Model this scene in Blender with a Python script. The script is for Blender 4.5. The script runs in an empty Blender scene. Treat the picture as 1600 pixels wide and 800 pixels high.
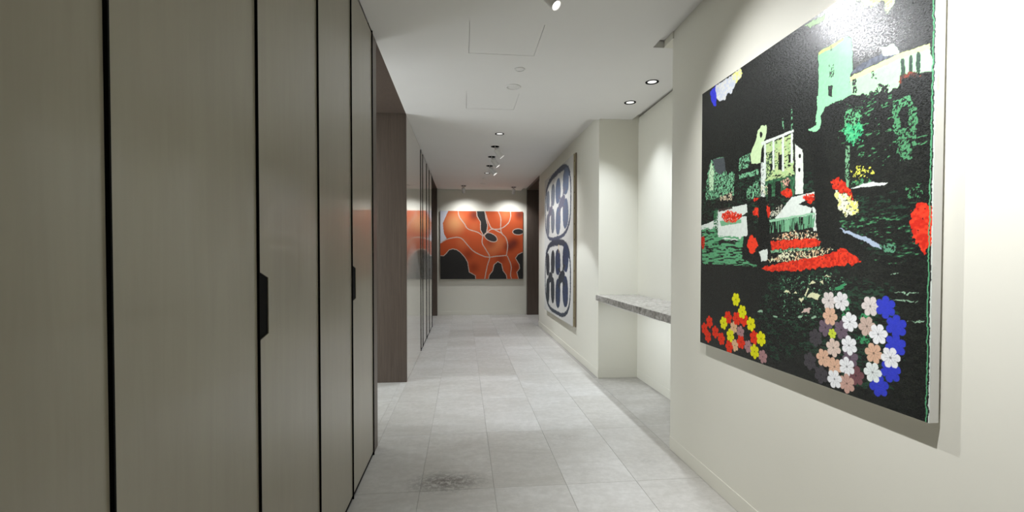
import bpy, bmesh, math, random
import numpy as np
from mathutils import Vector, Matrix
random.seed(4)
S = bpy.context.scene
COL = S.collection

# ------------------------------------------------------------------ camera, world, exposure
def make_camera():
    cam = bpy.data.cameras.new('camera')
    cam.sensor_width = 36.0
    cam.lens = 730.0 / 1600.0 * 36.0
    cam.shift_y = 0.0110
    cam.clip_start = 0.02
    o = bpy.data.objects.new('camera', cam)
    COL.objects.link(o)
    yaw, pitch, roll = math.radians(5.905), math.radians(-1.1), 0.001
    f = Vector((math.sin(yaw) * math.cos(pitch), math.cos(yaw) * math.cos(pitch), math.sin(pitch)))
    r = Vector((math.cos(yaw), -math.sin(yaw), 0))
    u = r.cross(f)
    r2 = r * math.cos(roll) + u * math.sin(roll)
    u2 = u * math.cos(roll) - r * math.sin(roll)
    m = Matrix((r2, u2, -f)).transposed().to_4x4()
    m.translation = Vector((0, 0, 1.22))
    o.matrix_world = m
    S.camera = o
make_camera()

W = bpy.data.worlds.new('world')
S.world = W
W.use_nodes = True
W.node_tree.nodes['Background'].inputs[0].default_value = (0.8, 0.85, 0.9, 1)
W.node_tree.nodes['Background'].inputs[1].default_value = 0.05
S.view_settings.view_transform = 'Standard'
S.view_settings.look = 'None'
S.view_settings.gamma = 1.0
S.view_settings.use_curve_mapping = False
S.view_settings.exposure = 0.12

# lamp powers (each lamp itself is made by the builder of its fixture)
P_GARDEN = 75.0      # spotlight over the far half of the garden painting
P_NEAR = 150.0        # spotlight over the near half
P_NICHE = 78.0
P_HALL = 86.0
P_BLUE = 42.0
P_END = 38.0
P_FILL_SPOT = 40.0
P_FILL_STRIP = 4.6
P_FAR = 120.0
E_FILL_WINDOW = 4.2    # frosted fill sheet, unseen, added to light the passage and niche
LAMP_COL = (0.95, 0.97, 1.0)
NICHE_COL = (0.85, 0.915, 1.0)

# ------------------------------------------------------------------ helpers
def lin(c):
    out = []
    for v in c:
        v = v / 255.0
        out.append(v / 12.92 if v <= 0.04045 else ((v + 0.055) / 1.055) ** 2.4)
    return tuple(out)

def link(o, parent=None):
    COL.objects.link(o)
    if parent is not None:
        o.parent = parent
    return o

def obj(name, bm, mat, parent=None, smooth=False):
    me = bpy.data.meshes.new(name)
    bm.normal_update()
    bm.to_mesh(me)
    bm.free()
    if mat is not None:
        me.materials.append(mat)
    if smooth:
        me.polygons.foreach_set('use_smooth', [True] * len(me.polygons))
    return link(bpy.data.objects.new(name, me), parent)

def tag(o, label, cat, group=None):
    o['label'] = label
    o['category'] = cat
    if group:
        o['group'] = group
    return o

def struct(o):
    o['kind'] = 'structure'
    return o

def empty(name, loc=(0, 0, 0)):
    o = bpy.data.objects.new(name, None)
    o.empty_display_size = 0.05
    o.location = loc
    return link(o)

def B():
    return bmesh.new()

def add_box(bm, x0, x1, y0, y1, z0, z1, bevel=0.0):
    vs = [bm.verts.new((x, y, z)) for z in (z0, z1) for x, y in ((x0, y0), (x1, y0), (x1, y1), (x0, y1))]
    fs = [(0, 3, 2, 1), (4, 5, 6, 7), (0, 1, 5, 4), (1, 2, 6, 5), (2, 3, 7, 6), (3, 0, 4, 7)]
    faces = [bm.faces.new([vs[i] for i in f]) for f in fs]
    if bevel > 0:
        edges = list({e for f in faces for e in f.edges})
        bmesh.ops.bevel(bm, geom=edges, offset=bevel, segments=1, affect='EDGES', profile=0.5)
    return bm

def box(*a, **k):
    return add_box(B(), *a, **k)

def add_prism(bm, pts, axis, a, b):
    """polygon pts (2D) extruded along axis from a to b; 2D order: x->(y,z) y->(x,z) z->(x,y)"""
    def P3(p, t):
        return {'x': (t, p[0], p[1]), 'y': (p[0], t, p[1]), 'z': (p[0], p[1], t)}[axis]
    lo = [bm.verts.new(P3(p, a)) for p in pts]
    hi = [bm.verts.new(P3(p, b)) for p in pts]
    n = len(pts)
    bm.faces.new(lo)
    bm.faces.new(hi)
    for i in range(n):
        bm.faces.new((lo[i], lo[(i + 1) % n], hi[(i + 1) % n], hi[i]))
    bmesh.ops.recalc_face_normals(bm, faces=bm.faces[:])
    return bm

def add_lathe(bm, prof, seg=32, mat=Matrix.Identity(4)):
    """profile of (r, z) revolved round z; r = 0 ends become a point"""
    rings = []
    for r, z in prof:
        if r < 1e-6:
            rings.append([bm.verts.new(mat @ Vector((0, 0, z)))])
        else:
            rings.append([bm.verts.new(mat @ Vector((r * math.cos(2 * math.pi * i / seg), r * math.sin(2 * math.pi * i / seg), z))) for i in range(seg)])
    for a, b in zip(rings, rings[1:]):
        for i in range(seg):
            j = (i + 1) % seg
            if len(a) == 1 and len(b) == 1:
                continue
            if len(a) == 1:
                bm.faces.new((a[0], b[j], b[i]))
            elif len(b) == 1:
                bm.faces.new((a[i], a[j], b[0]))
            else:
                bm.faces.new((a[i], a[j], b[j], b[i]))
    bmesh.ops.recalc_face_normals(bm, faces=bm.faces[:])
    return bm

def add_tube(bm, pts, r, seg=10):
    pts = [Vector(p) for p in pts]
    prev = None
    rings = []
    for i, p in enumerate(pts):
        d = (pts[min(i + 1, len(pts) - 1)] - pts[max(i - 1, 0)]).normalized()
        a = d.orthogonal().normalized() if prev is None else (prev - d * prev.dot(d)).normalized()
        prev = a
        b = d.cross(a)
        rings.append([bm.verts.new(p + (a * math.cos(2 * math.pi * k / seg) + b * math.sin(2 * math.pi * k / seg)) * r) for k in range(seg)])
    for a, b in zip(rings, rings[1:]):
        for k in range(seg):
            bm.faces.new((a[k], a[(k + 1) % seg], b[(k + 1) % seg], b[k]))
    bm.faces.new(rings[0][::-1])
    bm.faces.new(rings[-1])
    bmesh.ops.recalc_face_normals(bm, faces=bm.faces[:])
    return bm

# ------------------------------------------------------------------ materials
class NT:
    def __init__(s, name):
        s.m = bpy.data.materials.new(name)
        s.m.use_nodes = True
        s.t = s.m.node_tree
        s.n = s.t.nodes
        s.b = s.n['Principled BSDF']
    def new(s, t, **k):
        n = s.n.new(t)
        for a, v in k.items():
            setattr(n, a, v)
        return n
    def l(s, a, b):
        s.t.links.new(a, b)
    def pos(s, scale=(1, 1, 1), rand=0.0):
        g = s.new('ShaderNodeNewGeometry')
        m = s.new('ShaderNodeMapping')
        m.inputs['Scale'].default_value = scale
        s.l(g.outputs['Position'], m.inputs['Vector'])
        if rand:
            oi = s.new('ShaderNodeObjectInfo')
            mul = s.new('ShaderNodeMath', operation='MULTIPLY')
            mul.inputs[1].default_value = rand
            s.l(oi.outputs['Random'], mul.inputs[0])
            c = s.new('ShaderNodeCombineXYZ')
            for i in range(3):
                s.l(mul.outputs[0], c.inputs[i])
            s.l(c.outputs[0], m.inputs['Location'])
        return m.outputs['Vector']
    def noise(s, vec, scale, detail=4, rough=0.55, dist=0.0):
        n = s.new('ShaderNodeTexNoise')
        n.inputs['Scale'].default_value = scale
        n.inputs['Detail'].default_value = detail
        n.inputs['Roughness'].default_value = rough
        n.inputs['Distortion'].default_value = dist
        s.l(vec, n.inputs['Vector'])
        return n.outputs['Fac']
    def ramp(s, fac, stops):
        r = s.new('ShaderNodeValToRGB')
        e = r.color_ramp.elements
        while len(e) < len(stops):
            e.new(0.5)
        for el, (p, c) in zip(e, stops):
            el.position = p
            el.color = (*c, 1) if len(c) == 3 else c
        s.l(fac, r.inputs['Fac'])
        return r.outputs['Color']
    def mix(s, fac, a, b, mode='MIX'):
        n = s.new('ShaderNodeMix', data_type='RGBA', blend_type=mode)
        for sock, v in ((0, fac), (6, a), (7, b)):
            if hasattr(v, 'is_linked'):
                s.l(v, n.inputs[sock])
            else:
                n.inputs[sock].default_value = v if sock == 0 else (*v, 1)
        return n.outputs[2]
    def bump(s, fac, strength, dist=0.002):
        b = s.new('ShaderNodeBump')
        b.inputs['Strength'].default_value = strength
        b.inputs['Distance'].default_value = dist
        s.l(fac, b.inputs['Height'])
        s.l(b.outputs['Normal'], s.b.inputs['Normal'])
    def set(s, **k):
        for a, v in k.items():
            a = a.replace('_', ' ')
            if hasattr(v, 'is_linked'):
                s.l(v, s.b.inputs[a])
            else:
                s.b.inputs[a].default_value = (*v, 1) if isinstance(v, tuple) else v
        return s.m

def plain(name, c, rough=0.5, metal=0.0, spec=0.5):
    k = NT(name)
    n = k.noise(k.pos(), 30, 3)
    col = k.mix(n, tuple(v * 0.93 for v in c), tuple(min(1, v * 1.07) for v in c))
    k.set(Base_Color=col, Roughness=rough, Metallic=metal)
    k.b.inputs['Specular IOR Level'].default_value = spec
    return k.m

def emit(name, c, s):
    k = NT(name)
    k.set(Base_Color=(0.8, 0.8, 0.8), Emission_Color=c, Emission_Strength=s)
    return k.m

def m_paint(name, c, rough=0.6):
    k = NT(name)
    n = k.noise(k.pos(), 3.0, 5)
    col = k.mix(n, tuple(v * 0.975 for v in c), tuple(v * 1.02 for v in c))
    k.bump(k.noise(k.pos(), 260, 3), 0.06, 0.001)
    return k.set(Base_Color=col, Roughness=rough)

def m_stone():
    k = NT('limestone floor tile')
    v = k.pos((1, 1, 1), 37.0)
    vs = k.pos((0.75, 2.2, 1), 37.0)
    big = k.noise(vs, 1.5, 6, 0.62, 0.6)
    fine = k.noise(v, 22, 8, 0.7)
    streak = k.noise(k.pos((2.2, 9, 1), 11.0), 2.2, 7, 0.65, 1.2)
    base = k.ramp(big, [(0.30, (0.475, 0.455, 0.415)), (0.55, (0.57, 0.555, 0.52)), (0.75, (0.63, 0.615, 0.585))])
    base = k.mix(k.ramp(streak, [(0.50, (0, 0, 0)), (0.72, (0.45, 0.45, 0.45))]), base, (0.44, 0.42, 0.38))
    base = k.mix(k.ramp(fine, [(0.42, (0.35, 0.35, 0.35)), (0.62, (0, 0, 0))]), base, (0.40, 0.38, 0.345))
    # dark fossil patches and small pits
    patch = k.ramp(k.noise(k.pos((1, 1.6, 1), 19.0), 1.25, 3, 0.5), [(0.66, (0, 0, 0)), (0.80, (0.7, 0.7, 0.7))])
    speck = k.ramp(k.noise(v, 42, 6, 0.75), [(0.46, (0.9, 0.9, 0.9)), (0.60, (0, 0, 0))])
    base = k.mix(k.mix(1.0, patch, speck, 'MULTIPLY'), base, (0.25, 0.225, 0.195))
    pit = k.ramp(k.noise(k.pos((3, 9, 1), 5.0), 4.0, 4, 0.6), [(0.70, (0, 0, 0)), (0.76, (0.6, 0.6, 0.6))])
    base = k.mix(pit, base, (0.30, 0.28, 0.25))
    # one dark fossil cluster in the tile before the first opening
    g = k.new('ShaderNodeNewGeometry')
    mp = k.new('ShaderNodeMapping')
    mp.inputs['Location'].default_value = (0.165, -2.57 * 5.0, 0)
    mp.inputs['Scale'].default_value = (2.9, 5.0, 1)
    k.l(g.outputs['Position'], mp.inputs['Vector'])
    ln = k.new('ShaderNodeVectorMath', operation='LENGTH')
    wob = k.mix(0.16, mp.outputs[0], k.ramp(k.noise(v, 5, 3), [(0, (-1.5, -1.5, -1.5)), (1, (1.5, 1.5, 1.5))]), 'ADD')
    k.l(wob, ln.inputs[0])
    near = k.ramp(ln.outputs['Value'], [(0.10, (1, 1, 1)), (0.75, (0, 0, 0))])
    base = k.mix(k.mix(1.0, near, speck, 'MULTIPLY'), base, (0.10, 0.088, 0.075))
    oi = k.new('ShaderNodeObjectInfo')
    tint = k.ramp(oi.outputs['Random'], [(0.0, (0.87, 0.86, 0.84)), (1.0, (1.0, 1.0, 1.0))])
    base = k.mix(1.0, base, tint, 'MULTIPLY')
    rg = k.ramp(fine, [(0.3, (0.50, 0.50, 0.50)), (0.7, (0.36, 0.36, 0.36))])
    k.bump(fine, 0.12, 0.002)
    return k.set(Base_Color=base, Roughness=rg)

def m_veneer(name, c, rough=0.28, coat=0.0):
    """lime washed, lacquered veneer: soft clouds with long upright grain"""
    k = NT(name)
    cloud = k.noise(k.pos((1, 2.4, 0.7), 23.0), 1.6, 4, 0.5, 0.2)
    grain = k.noise(k.pos((1, 30, 1.2), 23.0), 3.0, 5, 0.55, 0.3)
    curl = k.noise(k.pos((1, 9, 1.1), 9.0), 2.6, 4, 0.55, 0.6)
    col = k.mix(cloud, tuple(v * 0.90 for v in c), tuple(v * 1.10 for v in c))
    col = k.mix(k.ramp(grain, [(0.30, (0.20, 0.20, 0.20)), (0.70, (0, 0, 0))]), col, tuple(v * 0.78 for v in c))
    col = k.mix(k.ramp(curl, [(0.40, (0, 0, 0)), (0.85, (0.40, 0.40, 0.40))]), col, (c[0] * 1.2, c[1] * 1.24, c[2] * 1.22))
    k.set(Base_Color=col, Roughness=rough)
    if coat:
        k.set(Coat_Weight=coat, Coat_Roughness=0.06)
    return k.m

def m_walnut(name, c):
    k = NT(name)
    g = k.noise(k.pos((22, 22, 0.8)), 3.0, 7, 0.65, 0.7)
    w = k.noise(k.pos((5, 5, 0.5)), 2.0, 4, 0.6, 1.6)
    col = k.ramp(g, [(0.32, tuple(v * 0.78 for v in c)), (0.52, c), (0.72, tuple(v * 1.25 for v in c))])
    col = k.mix(k.ramp(w, [(0.48, (0, 0, 0)), (0.6, (0.35, 0.35, 0.35))]), col, tuple(v * 0.8 for v in c))
    k.bump(g, 0.1, 0.001)
    return k.set(Base_Color=col, Roughness=0.42)

def m_shelf():
    k = NT('speckled stone')
    v = k.pos()
    n = k.noise(v, 34, 8, 0.75)
    n2 = k.noise(v, 6, 5, 0.6)
    col = k.ramp(n, [(0.34, (0.10, 0.095, 0.085)), (0.5, (0.30, 0.28, 0.25)), (0.66, (0.56, 0.54, 0.50))])
    col = k.mix(k.ramp(n2, [(0.4, (0, 0, 0)), (0.7, (0.35, 0.35, 0.35))]), col, (0.55, 0.53, 0.49))
    return k.set(Base_Color=col, Roughness=0.24)

def m_art(name, rough0, rough1, bump, bscale, spec, sharp):
    k = NT(name)
    at = k.new('ShaderNodeAttribute', attribute_name='paint')
    fine = k.noise(k.pos(), 420, 3, 0.6)
    col = k.mix(k.ramp(fine, [(0.35, (0.10, 0.10, 0.10)), (0.65, (0, 0, 0))]), at.outputs['Color'], (0.03, 0.03, 0.03))
    brush = k.noise(k.pos((1, 0.45, 1.4)), bscale, 6, 0.8)
    rg = k.ramp(brush, [(0.5 - sharp, (rough0,) * 3), (0.5 + sharp, (rough1,) * 3)])
    k.bump(brush, bump, 0.004)
    k.set(Base_Color=col, Roughness=rg)
    # the black ink is glossy, the coloured paint laid over it stays flatter
    bw = k.new('ShaderNodeRGBToBW')
    k.l(at.outputs['Color'], bw.inputs[0])
    k.l(k.ramp(bw.outputs[0], [(0.02, (spec,) * 3), (0.12, (spec * 0.22,) * 3)]), k.b.inputs['Specular IOR Level'])
    return k.m

M = dict(
    wall=m_paint('cream wall paint', (0.75, 0.73, 0.635)),
    ceiling=m_paint('white ceiling paint', (0.79, 0.775, 0.75), 0.7),
    stone=m_stone(),
    grout=plain('grout', (0.40, 0.38, 0.35), 0.8),
    veneer=m_veneer('limewashed veneer', (0.290, 0.262, 0.200), 0.30, 0.25),
    lacquer=m_veneer('lacquered veneer', (0.54, 0.51, 0.45), 0.12, 0.6),
    black=plain('black metal', (0.004, 0.004, 0.004), 0.7, 0.0, 0.06),
    walnut=m_walnut('fumed walnut', (0.104, 0.078, 0.062)),
    shelf=m_shelf(),
    white=plain('white enamel', (0.78, 0.77, 0.75), 0.4),
    offwhite=plain('off-white plastic', (0.76, 0.745, 0.72), 0.5),
    reflector=plain('lamp reflector', (0.85, 0.85, 0.84), 0.25),
    canvas=m_paint('primed canvas', (0.80, 0.79, 0.75), 0.8),
    raw=plain('raw linen', (0.36, 0.31, 0.20), 0.85),
    timber=plain('stretcher timber', (0.22, 0.17, 0.12), 0.7),
    art=m_art('garden paint', 0.14, 0.42, 0.09, 300, 0.34, 0.04),
    artm=m_art('matt paint', 0.5, 0.7, 0.15, 60, 0.4, 0.15),
    glow=emit('lamp disc', (1.0, 0.98, 0.95), 3.0),
)

# ------------------------------------------------------------------ main dimensions (metres)
XL, XR, XF, XN = -0.558, 1.315, 1.360, 1.770     # left run, right wall, far right wall, niche back
YN0, YN1 = 2.855, 4.620                           # niche
YE, YB = 10.10, -2.60                             # end wall, wall behind the camera
def zc(y):
    return 2.607 + max(0.0, y - 2.9) * 0.0115
XS = 1.241                                        # ceiling edge beside the slot along the right wall

LIGHT_HOLES = [(1.483, 3.587), (1.488, 4.092), (0.407, 5.324), (0.398, 7.962), (-2.15, 3.64)]
SPOT_HOLES = [(0.39, 2.42), (0.39, 0.93), (0.399, 5.968), (0.394, 6.607), (0.402, 7.287), (0.001, 9.535), (1.024, 9.599)]
HATCHES = [(0.037, 0.480, 2.772, 3.205), (0.026, 0.470, 3.975, 4.420)]

# ------------------------------------------------------------------ garden painting: shapes in metres from its lower far corner
# (colour, outline, edge roughness, density, grain, second colour)
ART = [
((36,64,47),[(-0.0033,0.8253),(0.0003,0.6162),(0.8434,0.5633),(0.8397,0.7701),(0.3655,0.834)],0.01,0.18,1,None),
((80,140,95),[(0.9196,1.0031),(1.2033,0.9173),(1.2351,0.7672),(1.0759,0.7423),(0.9148,0.8662)],0.02,0.04,1,None),
((36,64,47),[(0.9332,0.6554),(1.188,0.653),(1.2487,0.5378),(0.9493,0.5509)],0.02,0.22,1,None),
((36,64,47),[(0.9269,0.6009),(1.1891,0.592),(1.2317,0.4328),(1.0185,0.4782)],0.02,0.2,1,None),
((80,140,95),[(0.9269,0.6009),(1.1632,0.5847),(1.17,0.5006),(1.0802,0.5087),(0.9494,0.5476)],0.02,0.08,1,None),
((80,140,95),[(1.1026,0.5698),(1.2245,0.5602),(1.2269,0.4327),(1.0813,0.4458)],0.02,0.04,1,None),
((36,64,47),[(0.5868,0.3862),(0.9517,0.4221),(1.0827,0.3724),(1.023,0.2268),(0.6737,0.1135),(0.4772,0.1892)],0.02,0.16,1,None),
((120,180,138),[(0.6289,0.3739),(0.9376,0.4102),(0.9943,0.3507),(0.8491,0.2494),(0.6726,0.174)],0.02,0.05,0,None),
((36,64,47),[(0.5003,0.2271),(0.7925,0.3186),(0.8822,0.1741),(0.6751,0.0401),(0.5495,0.0314)],0.02,0.2,1,None),
((36,64,47),[(0.8365,0.3548),(1.1402,0.3728),(1.1862,0.193),(1.1458,0.0638),(0.9055,0.0123),(0.773,0.113)],0.02,0.3,1,None),
((190,226,168),[(0.9698,1.3363),(1.0036,1.2958),(1.0296,1.27),(1.0534,1.252),(1.0667,1.2522),(1.0903,1.2446),(1.1093,1.2021),(1.1328,1.2196),(1.1404,1.251)],0.012,1.0,0,None),
((212,232,135),[(1.0417,1.2909),(1.0515,1.2541),(1.0666,1.2533),(1.0903,1.2456),(1.111,1.2042),(1.1244,1.2301),(1.1126,1.2667)],0.01,0.6,1,None),
((185,215,170),[(0.7583,1.3339),(0.7905,1.3083),(0.8219,1.31),(0.8539,1.3049),(0.8629,1.3228),(0.8298,1.323),(0.7799,1.3308)],0.008,1.0,0,None),
((52,58,200),[(0.0798,1.3231),(0.1398,1.3411),(0.1687,1.307),(0.1441,1.2777),(0.1417,1.2301),(0.1159,1.2384),(0.0922,1.2824)],0.006,1.0,0,None),
((184,190,204),[(0.1288,1.3332),(0.2819,1.3336),(0.3276,1.3206),(0.3201,1.2842),(0.2736,1.2454),(0.2402,1.2635),(0.2186,1.2349),(0.165,1.2478),(0.1442,1.2734)],0.008,1,1,(205,205,200)),
((222,224,130),[(0.2791,1.3338),(0.3513,1.3415),(0.3624,1.307),(0.3175,1.2797),(0.2851,1.3116)],0.007,1,1,(205,205,190)),
((150,218,165),[(0.8295,1.2025),(0.9516,1.201),(0.9779,1.1821),(0.9825,1.0766),(0.9714,1.0588),(0.9792,0.9994),(0.9342,0.9934),(0.8673,0.9949),(0.8457,0.9688),(0.8348,0.9539),(0.8202,0.952),(0.829,1.0041),(0.8351,1.0264)],0.004,1.0,0,None),
((212,232,135),[(0.8295,1.2025),(0.8865,1.2011),(0.9411,1.2026),(0.9412,1.1946),(0.8882,1.1887),(0.8321,1.1929)],0.003,1.0,0,None),
((21,23,21),[(0.8849,1.2018),(0.8955,1.197),(0.8959,1.1783),(0.8853,1.1829)],0.004,0.6,0,None),
((21,23,21),[(0.8784,1.1425),(0.9041,1.1319),(0.905,1.083),(0.8793,1.0928)],0.004,0.3,0,None),
((21,23,21),[(0.8798,1.0656),(0.898,1.0589),(0.8987,1.0192),(0.8805,1.0254)],0.004,1.0,0,None),
((168,226,168),[(0.9714,1.0599),(1.1465,1.0608),(1.2385,1.0479),(1.2529,0.9694),(1.1531,0.9952),(1.15,0.961),(1.1183,0.9583),(1.0718,0.9673),(1.0157,0.9846),(0.9792,0.9994)],0.003,1.0,0,None),
((218,236,152),[(0.9714,1.0599),(1.1465,1.0608),(1.2385,1.0479),(1.2401,1.0333),(1.1495,1.0458),(0.9784,1.0439)],0.004,1.0,0,None),
((104,110,122),[(0.9713,1.0655),(0.9977,1.0842),(1.0874,1.0854),(1.1351,1.0956),(1.1492,1.0607)],0.004,1,1,(70,74,84)),
((196,212,192),[(1.087,1.104),(1.1351,1.0966),(1.1476,1.0614),(1.0945,1.0772)],0.006,1.0,0,None),
((30,58,42),[(1.1558,0.9922),(1.155,1.0382),(1.1573,1.043),(1.1609,1.0424),(1.1646,1.0399),(1.1671,1.0331),(1.168,0.9875)],0.003,1.0,0,None),
((30,58,42),[(1.1808,0.9893),(1.18,1.0365),(1.182,1.0407),(1.1853,1.0403),(1.1885,1.038),(1.1907,1.032),(1.1916,0.9851)],0.003,1.0,0,None),
((30,58,42),[(1.2031,0.9835),(1.2021,1.0348),(1.2044,1.0396),(1.208,1.039),(1.2115,1.0366),(1.214,1.0297),(1.2149,0.9788)],0.003,1.0,0,None),
((21,23,21),[(0.9826,1.0016),(0.9818,1.0425),(0.9849,1.0481),(0.9897,1.0474),(0.9946,1.0445),(0.9979,1.0364),(0.9986,0.996)],0.005,0.75,0,None),
((21,23,21),[(1.0522,1.049),(1.0735,1.0405),(1.0739,1.0154),(1.0527,1.0235)],0.004,0.4,0,None),
((21,23,21),[(1.0713,0.9972),(1.1121,0.9873),(1.124,0.9503),(1.0719,0.9658)],0.01,0.7,0,None),
((134,62,46),[(1.1481,0.9765),(1.1568,0.9928),(1.1818,0.9952),(1.2179,0.9739),(1.2182,0.9607),(1.1823,0.9628)],0.008,0.7,0,(70,40,32)),
((21,23,21),[(0.8673,0.9919),(0.9342,0.9945),(1.0157,0.9846),(1.151,0.9606),(1.1508,0.9745),(1.2529,0.9694),(1.2552,0.8409),(0.8686,0.9203)],0.012,0.93,0,None),
((90,152,108),[(1.1327,0.9273),(1.1516,0.9309),(1.1831,0.9226),(1.1997,0.8945),(1.2019,0.8282),(1.2103,0.807),(1.1345,0.8268)],0.01,0.5,0,None),
((82,140,98),[(1.133,0.9115),(1.2038,0.8887),(1.2112,0.8084),(1.2012,0.761),(1.1915,0.7391),(1.1549,0.7507),(1.1444,0.7937)],0.012,0.5,0,None),
((21,23,21),[(1.1532,0.8409),(1.1524,0.8875),(1.1585,0.9023),(1.168,0.9002),(1.1774,0.8962),(1.1839,0.8778),(1.1847,0.8322)],0.01,0.9,0,None),
((80,140,95),[(0.9418,0.9682),(1.0163,0.9553),(1.0245,0.8557),(0.9434,0.8769)],0.02,0.2,0,None),
((80,140,95),[(1.0158,0.9824),(1.1294,0.9584),(1.1308,0.8779),(1.0235,0.9098)],0.02,0.08,1,None),
((100,170,120),[(0.9456,0.9548),(1.0167,0.9327),(1.0111,0.8856),(0.95,0.9026)],0.014,0.4,0,None),
((56,160,108),[(1.0245,0.856),(1.021,0.8423),(1.0108,0.8332),(0.9956,0.8303),(0.9782,0.8345),(0.9621,0.8451),(0.9506,0.8601),(0.9463,0.8765),(0.9501,0.8907),(0.9611,0.8998),(0.977,0.902),(0.9944,0.8971),(1.0099,0.8862),(1.0205,0.8715)],0.022,0.8,0,(90,190,130)),
((120,170,130),[(0.9583,0.8328),(0.9735,0.8292),(0.976,0.692),(0.9608,0.6943)],0.004,0.65,0,None),
((150,218,165),[(0.8283,1.0459),(0.8666,1.0328),(0.8475,1.0033),(0.846,0.9558),(0.8451,0.9169),(0.8042,0.9199),(0.7853,0.9362),(0.8269,0.9431)],0.006,1.0,0,None),
((206,222,140),[(0.8251,0.9058),(0.8451,0.9169),(0.8513,0.8341),(0.8341,0.8562)],0.003,1.0,0,None),
((120,180,138),[(0.6416,1.0211),(0.6496,1.0188),(0.6504,0.9729),(0.6424,0.9751)],0.003,0.5,0,None),
((120,180,138),[(0.6918,1.0404),(0.6994,1.038),(0.7008,0.9592),(0.6932,0.9613)],0.003,0.5,0,None),
((198,222,172),[(0.4301,0.9242),(0.4774,0.9834),(0.4769,1.0092),(0.5068,1.0294),(0.5396,1.0223),(0.5456,0.9944),(0.5242,0.9428),(0.5108,0.9316),(0.5027,0.8683),(0.4408,0.8793)],0.005,1.0,0,None),
((21,23,21),[(0.5144,0.9884),(0.5136,0.983),(0.5111,0.9791),(0.5075,0.9775),(0.5033,0.9786),(0.4996,0.9821),(0.4969,0.9873),(0.4959,0.9932),(0.4967,0.9987),(0.4992,1.0026),(0.5029,1.0041),(0.507,1.003),(0.5107,0.9995),(0.5134,0.9943)],0.003,1.0,0,None),
((172,202,140),[(0.5332,0.9407),(0.6992,0.9413),(0.7136,0.7672),(0.5362,0.7759)],0.006,0.85,1,(190,206,146)),
((36,64,47),[(0.534,0.8977),(0.5989,0.8973),(0.6002,0.821),(0.5359,0.7902)],0.01,0.5,0,None),
((21,23,21),[(0.5678,0.8517),(0.585,0.8482),(0.5855,0.8224),(0.5683,0.8256)],0.004,1.0,0,None),
((21,23,21),[(0.6199,0.8788),(0.6423,0.8739),(0.6434,0.8116),(0.621,0.8157)],0.004,1.0,0,None),
((21,23,21),[(0.6797,0.8657),(0.695,0.8624),(0.6956,0.8294),(0.6803,0.8325)],0.004,1.0,0,None),
((42,76,52),[(0.536,0.7866),(0.7189,0.7793),(0.7166,0.7016),(0.5372,0.7185)],0.005,1,1,(70,120,85)),
((21,23,21),[(0.5538,0.7164),(0.553,0.7626),(0.5584,0.7709),(0.5665,0.771),(0.5747,0.7683),(0.5802,0.7584),(0.581,0.7128)],0.004,1.0,0,None),
((21,23,21),[(0.6022,0.71),(0.6013,0.7589),(0.6086,0.7712),(0.6198,0.7708),(0.6309,0.7676),(0.6384,0.7531),(0.6392,0.7052)],0.004,1.0,0,None),
((21,23,21),[(0.6677,0.7216),(0.6671,0.7584),(0.6718,0.7663),(0.679,0.7664),(0.6863,0.7639),(0.6912,0.7545),(0.6919,0.7181)],0.004,1.0,0,None),
((214,222,212),[(0.5081,0.9568),(0.7045,0.9582),(0.7085,0.948),(0.5106,0.9432)],0.002,1.0,0,None),
((214,222,212),[(0.5264,0.9495),(0.5398,0.9462),(0.5425,0.7962),(0.529,0.7985)],0.002,1.0,0,None),
((214,222,212),[(0.5811,0.9487),(0.5938,0.9455),(0.596,0.8218),(0.5833,0.8242)],0.002,1.0,0,None),
((214,222,212),[(0.6399,0.9488),(0.6519,0.9457),(0.6544,0.8041),(0.6425,0.8063)],0.002,1.0,0,None),
((214,222,212),[(0.6916,0.9473),(0.7029,0.9443),(0.705,0.8275),(0.6937,0.8298)],0.002,1.0,0,None),
((214,222,212),[(0.5073,0.8703),(0.5346,0.8647),(0.5372,0.7185),(0.5099,0.7221)],0.003,0.85,0,None),
((220,230,214),[(0.7167,0.8998),(0.7353,0.8824),(0.757,0.8691),(0.7621,0.7844),(0.7618,0.7007),(0.722,0.7061)],0.003,1.0,0,None),
((21,23,21),[(0.7477,0.8457),(0.7471,0.842),(0.7454,0.8392),(0.7429,0.838),(0.7401,0.8386),(0.7375,0.8409),(0.7357,0.8444),(0.735,0.8485),(0.7356,0.8522),(0.7373,0.855),(0.7398,0.8562),(0.7426,0.8556),(0.7452,0.8533),(0.747,0.8498)],0.003,1.0,0,None),
((21,23,21),[(0.7486,0.7932),(0.748,0.7894),(0.7464,0.7866),(0.7439,0.7854),(0.7411,0.7859),(0.7385,0.7881),(0.7367,0.7915),(0.736,0.7956),(0.7365,0.7994),(0.7382,0.8022),(0.7407,0.8034),(0.7436,0.8029),(0.7461,0.8007),(0.7479,0.7972)],0.003,1.0,0,None),
((120,180,138),[(0.0412,0.8011),(0.0651,0.9124),(0.0977,0.9673),(0.2114,0.9601),(0.2276,0.8908),(0.2516,0.8619),(0.3081,0.8757),(0.306,0.7567),(0.0505,0.7643)],0.008,0.5,0,None),
((72,77,80),[(0.1109,0.9645),(0.2175,0.9555),(0.2335,0.8897),(0.1793,0.8746),(0.1314,0.9088)],0.004,1.0,0,None),
((184,216,176),[(0.0739,0.8932),(0.0978,0.9603),(0.125,0.9014),(0.1202,0.8057),(0.0837,0.811)],0.004,0.9,0,None),
((120,180,138),[(0.3454,0.9219),(0.43,0.9317),(0.4312,0.8639),(0.3463,0.867)],0.006,0.5,0,None),
((120,180,138),[(0.3467,0.845),(0.4916,0.8443),(0.492,0.8208),(0.347,0.8278)],0.004,0.6,0,None),
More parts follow.
